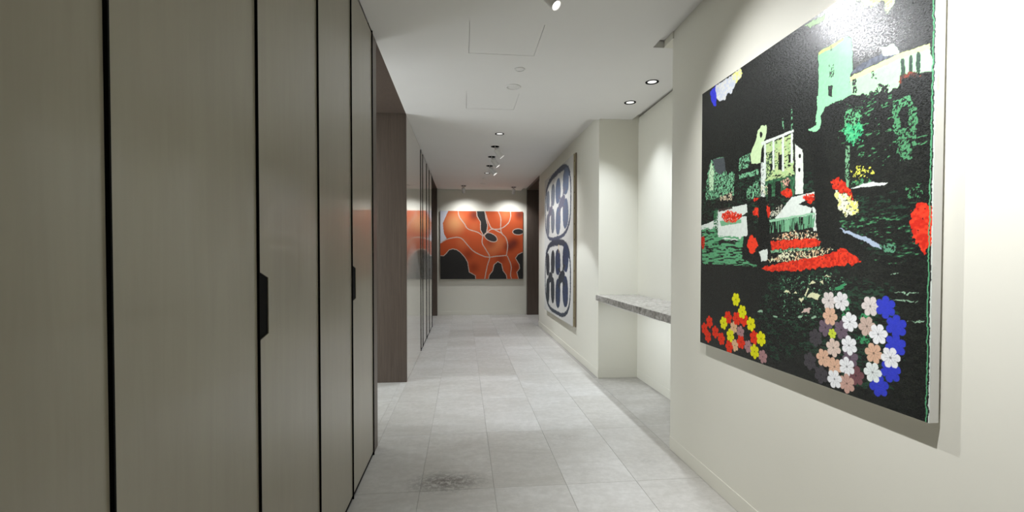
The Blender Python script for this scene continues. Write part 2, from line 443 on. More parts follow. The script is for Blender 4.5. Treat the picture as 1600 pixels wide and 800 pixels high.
((120,180,138),[(0.4054,0.7662),(0.5015,0.8104),(0.5053,0.7227),(0.4061,0.728)],0.01,0.4,0,None),
((205,190,160),[(0.1812,0.765),(0.2917,0.7746),(0.2925,0.7344),(0.1816,0.7439)],0.008,0.5,0,None),
((214,222,212),[(-0.0,0.6326),(0.1518,0.6537),(0.1511,0.6973),(0.4065,0.7036),(0.4148,0.6662),(0.3621,0.6511),(0.41,0.6476),(0.4166,0.5597),(0.3707,0.5386),(0.1694,0.553),(0.1606,0.6061),(0.004,0.6105)],0.004,1.0,0,None),
((60,110,75),[(0.1269,0.7031),(0.1668,0.6991),(0.1716,0.4273),(0.1317,0.4268)],0.004,0.7,0,None),
((120,175,135),[(0.1834,0.6426),(0.369,0.6358),(0.3692,0.6202),(0.1992,0.6163)],0.003,1.0,0,None),
((214,222,212),[(0.6038,0.6227),(0.6638,0.6685),(0.7036,0.6968),(0.8206,0.6987),(0.8291,0.6829),(0.7392,0.6652),(0.8109,0.6433),(0.7945,0.6151),(0.6247,0.6099)],0.004,1.0,0,None),
((214,222,212),[(0.8108,0.6458),(0.8464,0.6237),(0.8516,0.5567),(0.8174,0.5587)],0.004,1.0,0,None),
((21,23,21),[(0.7392,0.6632),(0.757,0.6707),(0.8255,0.6564),(0.8256,0.649)],0.003,1.0,0,None),
((70,60,55),[(0.1667,0.7033),(0.293,0.7006),(0.2932,0.6926),(0.1748,0.6898)],0.003,1.0,0,None),
((232,66,42),[(0.3688,0.6474),(0.3611,0.6366),(0.339,0.6291),(0.306,0.6265),(0.2682,0.6293),(0.2329,0.6374),(0.2077,0.6493),(0.1984,0.6624),(0.2073,0.6739),(0.2321,0.6813),(0.2672,0.6833),(0.3051,0.6795),(0.3382,0.671),(0.3607,0.6596)],0.012,0.92,0,(190,45,32)),
((232,66,42),[(0.5832,0.651),(0.5774,0.64),(0.5607,0.6322),(0.5359,0.6291),(0.5076,0.6316),(0.4812,0.6393),(0.4625,0.6507),(0.4556,0.6637),(0.462,0.6753),(0.4804,0.6831),(0.5066,0.6855),(0.535,0.6823),(0.56,0.6743),(0.577,0.6632)],0.012,0.92,0,(190,45,32)),
((232,66,42),[(0.709,0.7092),(0.7056,0.702),(0.6958,0.6971),(0.6812,0.6955),(0.6648,0.6977),(0.6496,0.7031),(0.6389,0.7109),(0.635,0.7194),(0.6386,0.7268),(0.6491,0.7317),(0.6641,0.733),(0.6806,0.7306),(0.6953,0.725),(0.7053,0.7174)],0.012,0.92,0,(190,45,32)),
((232,66,42),[(0.8235,0.6763),(0.8205,0.6705),(0.8118,0.6667),(0.7991,0.6654),(0.7846,0.6672),(0.7714,0.6716),(0.762,0.6778),(0.7585,0.6846),(0.7618,0.6905),(0.7709,0.6943),(0.7841,0.6954),(0.7986,0.6934),(0.8114,0.6889),(0.8203,0.6828)],0.012,0.92,0,(190,45,32)),
((232,66,42),[(0.4892,0.716),(0.4877,0.713),(0.4835,0.711),(0.4774,0.7103),(0.4705,0.7112),(0.4642,0.7134),(0.4598,0.7165),(0.4582,0.7199),(0.4597,0.723),(0.464,0.725),(0.4702,0.7256),(0.4771,0.7247),(0.4833,0.7225),(0.4876,0.7194)],0.012,0.92,0,(190,45,32)),
((222,170,150),[(0.6893,0.7548),(0.6868,0.7489),(0.6794,0.745),(0.6685,0.7439),(0.6562,0.7457),(0.645,0.7503),(0.6371,0.7567),(0.6342,0.7637),(0.6369,0.7697),(0.6446,0.7736),(0.6557,0.7746),(0.668,0.7726),(0.679,0.7679),(0.6865,0.7616)],0.012,0.5,0,None),
((210,210,170),[(0.5577,0.7441),(0.5553,0.7353),(0.5481,0.7289),(0.5374,0.7262),(0.5254,0.7278),(0.5144,0.7335),(0.5066,0.7421),(0.5037,0.752),(0.5062,0.761),(0.5138,0.7675),(0.5247,0.77),(0.5367,0.7681),(0.5475,0.7623),(0.555,0.7538)],0.012,0.4,0,None),
((190,190,170),[(0.5714,0.6508),(0.6488,0.677),(0.6344,0.6378),(0.5719,0.6226)],0.008,0.4,0,None),
((95,160,115),[(0.0092,0.6176),(0.1283,0.6187),(0.1691,0.571),(0.4091,0.5556),(0.3815,0.5182),(0.3748,0.4524),(0.5107,0.4184),(0.0125,0.4273)],0.004,0.55,2,None),
((21,23,21),[(0.3834,0.5568),(0.494,0.5736),(0.5079,0.449),(0.3719,0.4719)],0.008,1.0,0,None),
((232,66,42),[(0.488,0.5152),(0.4849,0.4993),(0.4756,0.4866),(0.4618,0.4796),(0.4461,0.4798),(0.4316,0.4872),(0.4213,0.5006),(0.4174,0.5172),(0.4207,0.5336),(0.4305,0.5464),(0.4448,0.553),(0.4605,0.5523),(0.4746,0.5445),(0.4844,0.5313)],0.012,0.95,0,None),
((190,45,32),[(0.0405,0.5414),(0.0388,0.5251),(0.0331,0.5122),(0.0248,0.505),(0.0153,0.5052),(0.0066,0.5128),(0.0004,0.5262),(-0.002,0.5428),(-0.0002,0.5594),(0.0056,0.5724),(0.014,0.5793),(0.0235,0.5789),(0.0321,0.5712),(0.0382,0.5578)],0.01,0.9,0,None),
((105,160,122),[(0.5721,0.6072),(0.8221,0.6164),(0.8368,0.5711),(0.6657,0.5625),(0.5729,0.5621)],0.003,0.5,3,None),
((150,195,160),[(0.5665,0.6175),(0.822,0.6238),(0.8237,0.6175),(0.57,0.6074)],0.002,1.0,0,None),
((125,180,140),[(0.6648,0.6109),(0.6919,0.6086),(0.6928,0.5623),(0.6656,0.5638)],0.003,1.0,0,None),
((19,21,19),[(0.7784,0.9381),(0.8249,0.9163),(0.8544,0.9293),(0.8724,0.8354),(0.9106,0.6931),(0.934,0.6093),(0.9484,0.4081),(0.8541,0.5022),(0.8314,0.5579),(0.8209,0.6815),(0.8079,0.8068)],0.006,1.0,0,None),
((19,21,19),[(0.4937,0.7242),(0.5394,0.7211),(0.5684,0.5735),(0.5784,0.4956),(0.4905,0.4422)],0.006,1.0,0,None),
((19,21,19),[(0.8542,0.4974),(0.9456,0.5593),(1.0245,0.4998),(1.0689,0.4669),(1.0189,0.4563),(0.9504,0.4934)],0.006,1.0,0,None),
((230,180,140),[(0.5842,0.5349),(0.704,0.5669),(0.8274,0.5484),(0.8481,0.5243)],0.01,0.42,0,(220,225,190)),
((232,66,42),[(0.579,0.5252),(0.7047,0.532),(0.8278,0.5269),(0.8555,0.5131),(0.8446,0.4989),(0.5828,0.4914)],0.008,0.96,0,(200,48,34)),
((130,180,140),[(0.5742,0.4902),(0.8526,0.4981),(0.8528,0.489),(0.5852,0.4788)],0.004,0.7,0,None),
((226,190,150),[(0.5532,0.4449),(0.6671,0.4832),(0.9105,0.4902),(0.8533,0.4593),(0.6679,0.4395)],0.01,0.42,0,(225,228,185)),
((226,225,190),[(0.7105,0.4681),(0.7064,0.463),(0.6947,0.4589),(0.6773,0.4566),(0.6577,0.4566),(0.6395,0.459),(0.6268,0.4633),(0.6221,0.4687),(0.6266,0.474),(0.6392,0.4782),(0.6572,0.4803),(0.6769,0.4801),(0.6943,0.4776),(0.7062,0.4733)],0.01,0.7,0,None),
((232,66,42),[(0.5199,0.4172),(0.7062,0.4451),(0.8612,0.4611),(0.9144,0.4826),(0.9504,0.4917),(1.0241,0.4498),(1.0061,0.4387),(0.7069,0.4056),(0.5428,0.4047)],0.008,0.96,0,(200,48,34)),
((214,222,212),[(0.5014,0.487),(0.5589,0.4954),(0.5597,0.4478),(0.5195,0.4418)],0.004,1.0,0,None),
((232,66,42),[(0.8987,0.7288),(0.9318,0.7331),(0.9746,0.695),(0.9994,0.6637),(0.997,0.6464),(0.9612,0.6717),(0.9106,0.6931)],0.012,0.92,0,(190,45,32)),
((232,234,205),[(0.9121,0.6882),(0.9612,0.6688),(1.0078,0.6352),(1.0084,0.6023),(0.9694,0.5992),(0.9338,0.6208)],0.012,0.85,0,(226,226,140)),
((225,222,110),[(0.9819,0.6661),(1.0056,0.6465),(1.0097,0.6022),(0.9829,0.6103)],0.012,0.5,0,None),
((214,214,90),[(0.9838,0.7492),(1.0134,0.7545),(1.0639,0.7394),(1.0824,0.7151),(1.0459,0.7189),(0.9945,0.7113)],0.012,0.28,0,None),
((80,140,95),[(0.9844,0.7157),(1.0645,0.7067),(1.0526,0.6912),(0.9848,0.6935)],0.008,0.4,0,None),
((214,222,212),[(0.9815,0.6901),(1.0525,0.6965),(1.1187,0.6863),(1.1063,0.6812),(1.0147,0.6851)],0.003,1.0,0,None),
((80,140,95),[(1.1775,0.6642),(1.2298,0.6656),(1.2305,0.6281),(1.1781,0.6325)],0.014,0.3,0,None),
((232,66,42),[(1.1933,0.5886),(1.214,0.6037),(1.2522,0.6022),(1.2581,0.5832),(1.2581,0.5326),(1.2568,0.5042),(1.2424,0.473),(1.2159,0.4971),(1.1997,0.5121),(1.1941,0.5413)],0.016,0.97,0,(200,45,32)),
((232,66,42),[(1.2493,0.5082),(1.2571,0.5116),(1.2573,0.4996),(1.2513,0.5008)],0.004,1.0,0,None),
((172,186,204),[(0.9407,0.5573),(1.0175,0.5328),(1.0874,0.5033),(1.1042,0.4811),(1.0498,0.5034),(0.9636,0.54)],0.005,1.0,0,None),
((95,150,118),[(1.085,0.5044),(1.1488,0.4923),(1.1465,0.4713),(1.1042,0.4811)],0.01,0.6,0,None),
((222,222,180),[(0.7897,0.3128),(0.8065,0.3267),(0.833,0.3311),(0.8574,0.3196),(0.8416,0.306)],0.005,1.0,0,None),
((222,222,180),[(0.6602,0.3171),(0.6757,0.3317),(0.7009,0.3215)],0.005,1.0,0,None),
((222,222,180),[(0.7141,0.3185),(0.7288,0.3287),(0.7418,0.3206)],0.005,1.0,0,None),
((222,222,180),[(0.7974,0.3586),(0.8157,0.3745),(0.8341,0.3631)],0.005,1.0,0,None),
((222,222,180),[(0.8485,0.3712),(0.8659,0.3757),(0.8678,0.3589)],0.005,1.0,0,None),
((205,180,170),[(0.7602,0.2482),(0.7818,0.2666),(0.8091,0.272),(0.7993,0.2559)],0.005,1.0,0,None),
((222,222,180),[(0.7722,0.3165),(0.7934,0.3464),(0.7994,0.3437),(0.781,0.314)],0.005,1.0,0,None),
((222,222,180),[(0.7457,0.3015),(0.7723,0.3089),(0.7639,0.287)],0.005,1.0,0,None),
((222,222,180),[(0.8704,0.3903),(0.8873,0.3951),(0.9071,0.3906)],0.005,1.0,0,None),
((150,185,155),[(1.1405,0.3495),(1.1882,0.36),(1.2234,0.3558),(1.1884,0.3522)],0.006,0.7,0,None),
((150,185,155),[(1.1408,0.3304),(1.173,0.3372),(1.2248,0.3331),(1.1836,0.3303)],0.006,0.7,0,None),
((150,185,155),[(1.1283,0.4081),(1.1664,0.4109),(1.1665,0.4074)],0.006,0.7,0,None),
((150,185,155),[(1.1898,0.2738),(1.2392,0.2828),(1.2393,0.2781)],0.006,0.7,0,None),
((150,185,155),[(0.6255,0.2187),(0.6241,0.2164),(0.6201,0.2143),(0.6143,0.2126),(0.6078,0.2118),(0.6019,0.212),(0.5978,0.2132),(0.5963,0.2151),(0.5977,0.2174),(0.6018,0.2196),(0.6077,0.2213),(0.6142,0.222),(0.62,0.2218),(0.624,0.2206)],0.006,1.0,0,None),
((150,185,155),[(0.5278,0.2284),(0.5263,0.226),(0.5219,0.2237),(0.5155,0.222),(0.5083,0.2212),(0.5018,0.2214),(0.4972,0.2227),(0.4955,0.2247),(0.4971,0.2272),(0.5016,0.2295),(0.5081,0.2312),(0.5153,0.232),(0.5218,0.2317),(0.5262,0.2304)],0.006,1.0,0,None),
((150,185,155),[(0.7684,0.2332),(0.7672,0.2311),(0.7638,0.2291),(0.7588,0.2276),(0.7533,0.2269),(0.7482,0.2271),(0.7447,0.2282),(0.7434,0.23),(0.7446,0.2322),(0.7481,0.2342),(0.7531,0.2357),(0.7587,0.2363),(0.7637,0.2361),(0.7672,0.235)],0.006,1.0,0,None),
((150,185,155),[(0.8363,0.2405),(0.8352,0.2385),(0.832,0.2365),(0.8274,0.2351),(0.8223,0.2345),(0.8176,0.2347),(0.8143,0.2358),(0.8131,0.2375),(0.8142,0.2396),(0.8175,0.2415),(0.8221,0.2429),(0.8273,0.2435),(0.8319,0.2433),(0.8351,0.2422)],0.006,1.0,0,None),
((70,150,100),[(0.9168,0.3483),(0.9631,0.3713),(0.9598,0.3597),(0.9316,0.3435)],0.006,1.0,0,None),
((70,150,100),[(1.0603,0.2644),(1.0586,0.2577),(1.0535,0.2518),(1.0461,0.2479),(1.0376,0.2467),(1.0299,0.2486),(1.0245,0.2532),(1.0224,0.2596),(1.0242,0.2664),(1.0295,0.2724),(1.0371,0.2763),(1.0455,0.2773),(1.0531,0.2753),(1.0584,0.2707)],0.012,0.8,0,None),
((70,150,100),[(1.0625,0.1975),(1.0605,0.1916),(1.0546,0.1861),(1.0459,0.182),(1.0362,0.1802),(1.0272,0.1811),(1.0209,0.1846),(1.0186,0.1899),(1.0207,0.196),(1.0269,0.2016),(1.0357,0.2056),(1.0455,0.2072),(1.0542,0.2062),(1.0603,0.2027)],0.012,0.7,0,None),
((70,150,100),[(0.9864,0.2965),(0.985,0.2769),(0.9802,0.2607),(0.973,0.251),(0.9648,0.25),(0.9571,0.2578),(0.9516,0.2731),(0.9494,0.2927),(0.9509,0.3128),(0.9558,0.3291),(0.9632,0.3385),(0.9714,0.3391),(0.979,0.3309),(0.9843,0.3158)],0.012,0.5,0,None),
]
FLOWERS = [
((228,58,34),0.0451,0.0803,0.033),
((228,58,34),0.0946,0.123,0.033),
((228,58,34),0.0802,0.0441,0.033),
((228,58,34),0.1523,0.0792,0.033),
((228,58,34),0.3946,0.1741,0.033),
((222,180,140),0.3149,0.1262,0.03),
((222,180,140),0.3256,0.0425,0.03),
((170,130,130),0.3695,0.1133,0.03),
((170,130,130),0.5344,0.033,0.03),
((170,130,130),0.4306,0.0569,0.03),
((228,58,34),0.2091,0.0544,0.033),
((228,58,34),0.2667,0.1682,0.033),
((228,58,34),0.3379,0.1719,0.033),
((228,58,34),0.2788,0.0283,0.033),
((228,58,34),0.3738,0.0671,0.033),
((226,222,30),0.3309,0.2612,0.033),
((226,222,30),0.3818,0.2087,0.033),
((226,222,30),0.2279,0.1355,0.033),
((226,222,30),0.4487,0.161,0.033),
((226,222,30),0.2874,0.0842,0.033),
((228,58,34),0.474,0.1049,0.033),
((226,222,30),0.5209,0.108,0.033),
((226,222,30),0.4767,0.0437,0.033),
((70,66,70),0.8344,0.166,0.033),
((70,66,70),0.8083,0.0739,0.033),
((70,66,70),0.8637,0.0375,0.033),
((112,96,108),0.8815,0.21,0.033),
((112,96,108),0.9508,0.2125,0.033),
((112,96,108),0.9895,0.125,0.033),
((120,80,84),1.0129,0.0709,0.033),
((206,220,70),0.9123,0.1933,0.018),
((205,180,165),1.0526,0.2388,0.033),
((222,212,206),0.8951,0.3069,0.033),
((222,212,206),1.0638,0.3044,0.033),
((222,180,152),0.9012,0.2523,0.033),
((222,180,152),0.8731,0.1002,0.033),
((222,180,152),1.0787,0.158,0.033),
((222,180,152),0.9242,0.0799,0.033),
((230,228,226),0.9491,0.3095,0.033),
((222,200,185),0.9181,0.145,0.033),
((240,240,240),0.9856,0.2441,0.033),
((240,240,240),0.9843,0.1651,0.033),
((240,240,240),0.9764,0.092,0.033),
((205,165,150),0.9774,0.0355,0.033),
((56,66,196),1.1174,0.3065,0.035),
((56,66,196),1.1533,0.2535,0.035),
((56,66,196),1.1521,0.1964,0.035),
((56,66,196),1.1375,0.1157,0.035),
((56,66,196),1.0987,0.061,0.035),
((240,240,240),0.925,0.0371,0.033),
((240,240,240),1.0935,0.2204,0.033),
((240,240,240),1.1367,0.1563,0.033),
((232,238,234),1.0757,0.0973,0.033),
]

# ------------------------------------------------------------------ ceiling
def slab(bm, x0, x1, y0, y1, t0, t1):
    ys = [y0] + ([2.9] if y0 < 2.9 < y1 else []) + [y1]
    for a, b in zip(ys, ys[1:]):
        v = [bm.verts.new((x, y, zc(y) + t)) for t in (t0, t1) for x, y in ((x0, a), (x1, a), (x1, b), (x0, b))]
        for f in ((0, 3, 2, 1), (4, 5, 6, 7), (0, 1, 5, 4), (1, 2, 6, 5), (2, 3, 7, 6), (3, 0, 4, 7)):
            bm.faces.new([v[i] for i in f])

def boolean(o, cut_bm):
    me = bpy.data.meshes.new('cut')
    cut_bm.to_mesh(me)
    cut_bm.free()
    c = bpy.data.objects.new('cut', me)
    COL.objects.link(c)
    md = o.modifiers.new('b', 'BOOLEAN')
    md.object = c
    md.operation = 'DIFFERENCE'
    md.solver = 'EXACT'
    dg = bpy.context.evaluated_depsgraph_get()
    new = bpy.data.meshes.new_from_object(o.evaluated_get(dg))
    o.modifiers.clear()
    o.data = new
    bpy.data.objects.remove(c)

bm = B()
# visible ceiling leaf: outline in plan, the underside split at the kink, 0.045 m thick
o1 = [(XL, YB), (XS, YB), (XS, 2.9), (XL, 2.9)]
o2 = [(XS, 2.9), (XS, 2.99), (1.70, 2.99), (1.70, 4.66), (XS, 4.66), (XS, YE), (XL, YE), (XL, 2.9)]
vv = {}
def cv(p, t):
    if (p, t) not in vv:
        vv[(p, t)] = bm.verts.new((p[0], p[1], zc(p[1]) + t))
    return vv[(p, t)]
for t in (0.0, 0.045):
    for o_ in (o1, o2):
        bm.faces.new([cv(p, t) for p in o_])
ring = o1[:3] + o2[1:]
for p, q in zip(ring, ring[1:] + ring[:1]):
    bm.faces.new((cv(p, 0.0), cv(q, 0.0), cv(q, 0.045), cv(p, 0.045)))
bmesh.ops.recalc_face_normals(bm, faces=bm.faces[:])
ceiling = struct(obj('ceiling', bm, M['ceiling']))
cut = B()
for x, y in LIGHT_HOLES[:4] + SPOT_HOLES:
    add_lathe(cut, [(0, -0.05), (0.0495, -0.05), (0.0495, 0.085), (0, 0.085)], 32, Matrix.Translation((x, y, zc(y))))
for x0, x1, y0, y1 in HATCHES:
    add_box(cut, x0 - 0.002, x1 + 0.002, y0 - 0.002, y1 + 0.002, zc(y0) - 0.05, zc(y0) + 0.05)
bmesh.ops.recalc_face_normals(cut, faces=cut.faces[:])
boolean(ceiling, cut)
bm = B()
slab(bm, -1.20, 1.90, YB - 0.1, YE + 0.1, 0.111, 0.20)
slab(bm, XS - 0.02, 1.90, YB, 2.985, 0.046, 0.10)
slab(bm, XS - 0.02, 1.90, 4.65, YE, 0.046, 0.10)
slab(bm, 1.69, 1.90, 2.985, 4.65, 0.046, 0.10)
slab(bm, XS - 0.02, 1.69, 2.98, 2.985, 0.046, 0.10)
struct(obj('ceiling', bm, M['ceiling']))                       # upper deck that closes the slots

for i, (x0, x1, y0, y1) in enumerate(HATCHES):
    bm = B()
    v = [bm.verts.new((x, y, zc(y) + t)) for t in (0.001, 0.02) for x, y in ((x0, y0), (x1, y0), (x1, y1), (x0, y1))]
    for f in ((0, 3, 2, 1), (4, 5, 6, 7), (0, 1, 5, 4), (1, 2, 6, 5), (2, 3, 7, 6), (3, 0, 4, 7)):
        bm.faces.new([v[k] for k in f])
    h = obj('access_panel', bm, M['ceiling'])
    tag(h, ('flush square access panel in ceiling nearest the camera, before the two small discs',
            'flush square access panel in ceiling beyond the two small white discs')[i], 'access panel', 'ceiling access panels')

# ------------------------------------------------------------------ floor: limestone tiles
floor = struct(obj('floor', box(-2.6, 2.4, YB - 0.1, YE + 0.1, -0.12, -0.0030), M['grout']))
XJ = [-0.62 + 0.39 * k for k in range(-5, 7)]
XJ[XJ.index(min(XJ, key=lambda v: abs(v - 1.33)))] = 1.318
YJ = [2.457 + 0.79 * k for k in range(-7, 11)]
REG = [(XL - 0.0, XR + 0.003, YB, YE), (-2.35, XL, 3.10, 4.66), (XR + 0.003, XN, YN0, YN1), (-1.55, XL, 8.42, 10.0), (XR + 0.003, 2.2, 8.42, 10.0)]
cache = {}
def tile_mesh(w, d):
    key = (round(w, 3), round(d, 3))
    if key not in cache:
        b = box(-w / 2, w / 2, -d / 2, d / 2, -0.0030, 0.0, bevel=0.0006)
        me = bpy.data.meshes.new('tile')
        b.to_mesh(me)
        b.free()
        me.materials.append(M['stone'])
        cache[key] = me
    return cache[key]
for rx0, rx1, ry0, ry1 in REG:
    for a, b_ in zip(XJ, XJ[1:]):
        x0, x1 = max(a, rx0), min(b_, rx1)
        if rx0 > 1.3 and rx1 < 1.9 and a > 1.3:
            x0, x1 = (rx0, rx1) if a < 1.5 else (1, 0)
        if x1 - x0 < 0.02:
            continue
        for c, d in zip(YJ, YJ[1:]):
            y0, y1 = max(c, ry0), min(d, ry1)
            if y1 - y0 < 0.02:
                continue
            t = bpy.data.objects.new('tile', tile_mesh(x1 - x0 - 0.0013, y1 - y0 - 0.0013))
            t.location = ((x0 + x1) / 2, (y0 + y1) / 2, random.uniform(0.0, 0.0002))
            link(t, floor)

# ------------------------------------------------------------------ walls
wm = M['wall']
bm = B()
add_box(bm, XR, 1.90, YB, YN0, 0.0, 2.598)
add_box(bm, XR + 0.006, 1.90, YB, YN0, 2.603, 2.652)
add_box(bm, XR + 0.012, 1.90, YB, YN0, 2.598, 2.603)
add_box(bm, XR, 1.90, YN0, 2.989, 2.6085, 2.652)
struct(obj('wall_right', bm, wm))
bm = B()
add_box(bm, XN, 1.90, YN0, YN1, 0.0, 2.60)
add_box(bm, XN + 0.005, 1.90, 2.99, YN1, 2.60, 2.653)
struct(obj('wall_niche', bm, wm))
bm = B()
add_box(bm, XF, 1.90, YN1, 8.40, 0.0, 2.612)
add_box(bm, XF + 0.012, 1.90, YN1, 8.40, 2.612, 2.618)
add_prism(bm, [(YN1, 2.618), (8.40, 2.618), (8.40, zc(8.4) + 0.045), (YN1, zc(YN1) + 0.045)], 'x', XF + 0.006, 1.90)
struct(obj('wall_right', bm, wm))
struct(obj('wall_end', box(-1.7, 2.4, YE, YE + 0.1, 0.0, 2.81), wm))
struct(obj('wall_back', box(-1.2, 1.9, YB - 0.1, YB, 0.0, 2.81), wm))
bm = B()
add_box(bm, -1.30, -1.20, YB, 2.99, 0.0, 2.75)
struct(obj('wall_left', bm, wm))
# lacquered wall lining between the passage and the far cupboards
struct(obj('wall_left', add_prism(B(), [(4.70, 0.0), (6.197, 0.0), (6.197, zc(6.2) - 0.001), (4.70, zc(4.7) - 0.001)], 'x', XL - 0.62, XL), M['lacquer']))
# side passage behind the first walnut opening
bm = B()
add_box(bm, -2.45, -2.35, 2.99, 4.80, 0.0, 2.75)
add_box(bm, -2.35, -1.18, 2.99, 3.09, 0.0, 2.75)
add_box(bm, -1.32, -1.182, 3.09, 3.41, 0.0, 2.62)  # unseen nib added to cut off the passage light on the floor
add_box(bm, -2.35, -1.18, 4.70, 4.80, 0.0, 2.75)
struct(obj('wall_passage', bm, wm))
pc = struct(obj('ceiling', box(-2.35, -1.181, 3.09, 4.70, 2.62, 2.72), M['ceiling']))
cut = add_lathe(B(), [(0, -0.05), (0.0495, -0.05), (0.0495, 0.085), (0, 0.085)], 32, Matrix.Translation((*LIGHT_HOLES[4], 2.62)))
boolean(pc, cut)
win = struct(empty('fill_window_1', (-2.35, 3.9, 1.2)))  # unseen window added as a fill source facing the niche
winv = Matrix.Translation((2.35, -3.9, -1.2))
def wpart(n, b, m):
    o = obj(n, b, m, win)
    o.matrix_parent_inverse = winv
    return o
wpart('fill_pane', box(-2.346, -2.342, 3.26, 4.54, 0.30, 2.30), emit('frosted fill', (0.88, 0.94, 1.0), E_FILL_WINDOW))
for y0, y1, z0, z1 in ((3.20, 3.26, 0.24, 2.36), (4.54, 4.60, 0.24, 2.36), (3.26, 4.54, 0.24, 0.30), (3.26, 4.54, 2.30, 2.36), (3.88, 3.92, 0.30, 2.30)):
    wpart('frame', box(-2.35, -2.32, y0, y1, z0, z1, bevel=0.002), M['walnut'])
# alcoves at the far end
bm = B()
add_box(bm, -1.65, -1.55, 8.405, 10.0, 0.0, 2.81)
add_box(bm, -1.55, -1.18, 8.405, 8.42, 0.0, 2.81)
struct(obj('wall_left', bm, wm))
bm = B()
add_box(bm, 2.20, 2.30, 8.40, 10.0, 0.0, 2.81)
add_box(bm, 1.90, 2.20, 8.30, 8.42, 0.0, 2.81)
struct(obj('wall_right', bm, wm))

# baseboards: flush painted boards under a fine shadow line
def skirting(name, x0, x1, y0, y1):
    bm = B()
    add_box(bm, x0, x1, y0, y1, 0.001, 0.084, bevel=0.0008)
    return struct(obj(name, bm, wm))
skirting('baseboard_right', XR - 0.004, XR, YB, YN0)
skirting('baseboard_niche', XN - 0.004, XN, YN0 + 0.004, YN1 - 0.004)
skirting('baseboard_niche', XF - 0.004, XN, YN1 - 0.004, YN1)
skirting('baseboard_niche', XR, XN, YN0, YN0 + 0.004)
skirting('baseboard_right', XF - 0.004, XF, YN1, 8.40)
skirting('baseboard_end', XL, XF, YE - 0.004, YE)

# ------------------------------------------------------------------ walnut linings of the openings
def lining(name, xa, xb, y0, y1, w0, w1):
    t = struct(empty(name, (xa, y0, 0)))
    def part(n, b):
        o = obj(n, b, M['walnut'])
        o.parent = t
        o.matrix_parent_inverse = Matrix.Translation((-xa, -y0, 0))
        return o
    lo, hi = min(xa, xb), max(xa, xb)
    part('jamb', box(lo, hi, y0 - w0, y0, 0.0, zc(y0) - 0.001, bevel=0.0015))
    part('jamb', box(lo, hi, y1, y1 + w1, 0.0, zc(y1) - 0.001, bevel=0.0015))
    bm = B()
    v = [bm.verts.new((x, y, zc(y) + s)) for s in (0.0, 0.05) for x, y in ((lo, y0 - w0), (hi, y0 - w0), (hi, y1 + w1), (lo, y1 + w1))]
    for f in ((0, 3, 2, 1), (4, 5, 6, 7), (0, 1, 5, 4), (1, 2, 6, 5), (2, 3, 7, 6), (3, 0, 4, 7)):
        bm.faces.new([v[k] for k in f])
    part('soffit', bm)
    return t
lining('trim_1', XL, XL - 0.62, 3.095, 4.66, 0.140, 0.04)
lining('trim_2', XL, XL - 0.99, 8.425, 9.985, 0.046, 0.11)
lining('trim_3', XF, XF + 0.54, 8.425, 9.985, 0.024, 0.11)

# ------------------------------------------------------------------ wall cupboards
def door_mesh(y0, y1, z0, z1, notch=None):
    pts = [(y0, z0), (y1, z0), (y1, z1[1]), (y0, z1[0])]
    if notch:
        d, a0, a1, b1, b0 = notch
        pts += [(y0, b0), (y0 + d, b1), (y0 + d, a1), (y0, a0)]
    bm = add_prism(B(), pts, 'x', XL - 0.022, XL)
    return bm

def cupboard(y0, y1, doors, mat, label, group, handle, end=0.0):
    t = empty('cupboard', (XL - 0.30, (y0 + y1) / 2, 0))
    inv = Matrix.Translation((XL - 0.30, (y0 + y1) / 2, 0)).inverted()
    tag(t, label, 'cupboard', group)
    def part(n, b, m, p=t):
        o = obj(n, b, m)
        o.parent = p
        o.matrix_parent_inverse = inv if p is t else Matrix.Identity(4)
        return o
    bm = add_prism(B(), [(y0, 0.0), (y1, 0.0), (y1, zc(y1) - 0.001), (y0, zc(y0) - 0.001)], 'x', XL - 0.62, XL - 0.024)
    part('carcass', bm, M['black'])
    for i, (a, b) in enumerate(doors):
        notch = None
        if i == 1 and handle:
            d, h0, h1 = handle
            notch = (d, h0, h0 + 0.014, h1 - 0.022, h1)
        dr = part('door', door_mesh(a, b, 0.022, (zc(a) - 0.014, zc(b) - 0.014), notch), mat)
        # black metal edge strip that stands a little proud between the doors
        part('edge_strip', box(XL - 0.0225, XL + 0.0065, a - 0.0042, a - 0.0002, 0.004, zc(a) - 0.012), M['black'], dr)
        if notch:
            d, a0, a1, b1, b0 = notch
            part('pull', add_prism(B(), [(a, a0), (a + d, a1), (a + d, b1), (a, b0)], 'x', XL - 0.0235, XL - 0.003), M['black'], dr)
    part('plinth', box(XL - 0.05, XL - 0.003, y0, y1, 0.0, 0.02), M['black'])
    part('head_strip', add_prism(B(), [(y0, zc(y0) - 0.013), (y1, zc(y1) - 0.013), (y1, zc(y1) - 0.001), (y0, zc(y0) - 0.001)], 'x', XL - 0.024, XL - 0.010), M['black'])
    if end:
        part('end_strip', box(XL - 0.024, XL + 0.0065, y1 - end, y1 - end + 0.004, 0.0, zc(y1) - 0.002), M['black'])
    return t
G1, G2 = 'cupboards along the near left wall', 'cupboards along the far left wall'
cupboard(-0.274, 0.7948, [(-0.262, 0.252), (0.262, 0.7945)], M['veneer'], 'beige veneered cupboard nearest the camera, cut off by the left picture edge', G1, (0.06, 0.994, 1.184))
cupboard(0.7952, 1.8655, [(0.7998, 1.3305), (1.3352, 1.8652)], M['veneer'], 'beige veneered cupboard in the middle of the near row, with the largest black pull', G1, (0.070, 0.990, 1.186))
cupboard(1.866, 2.952, [(1.8702, 2.4035), (2.4082, 2.945)], M['veneer'], 'beige veneered cupboard beside the first walnut opening, smaller black pull', G1, (0.092, 0.998, 1.190), 0.0065)
cupboard(6.200, 7.1495, [(6.2045, 6.500), (6.5045, 7.149)], M['lacquer'], 'glossy far cupboard on the left with one narrow door, beside the plain lining', G2, (0.150, 1.045, 1.232))
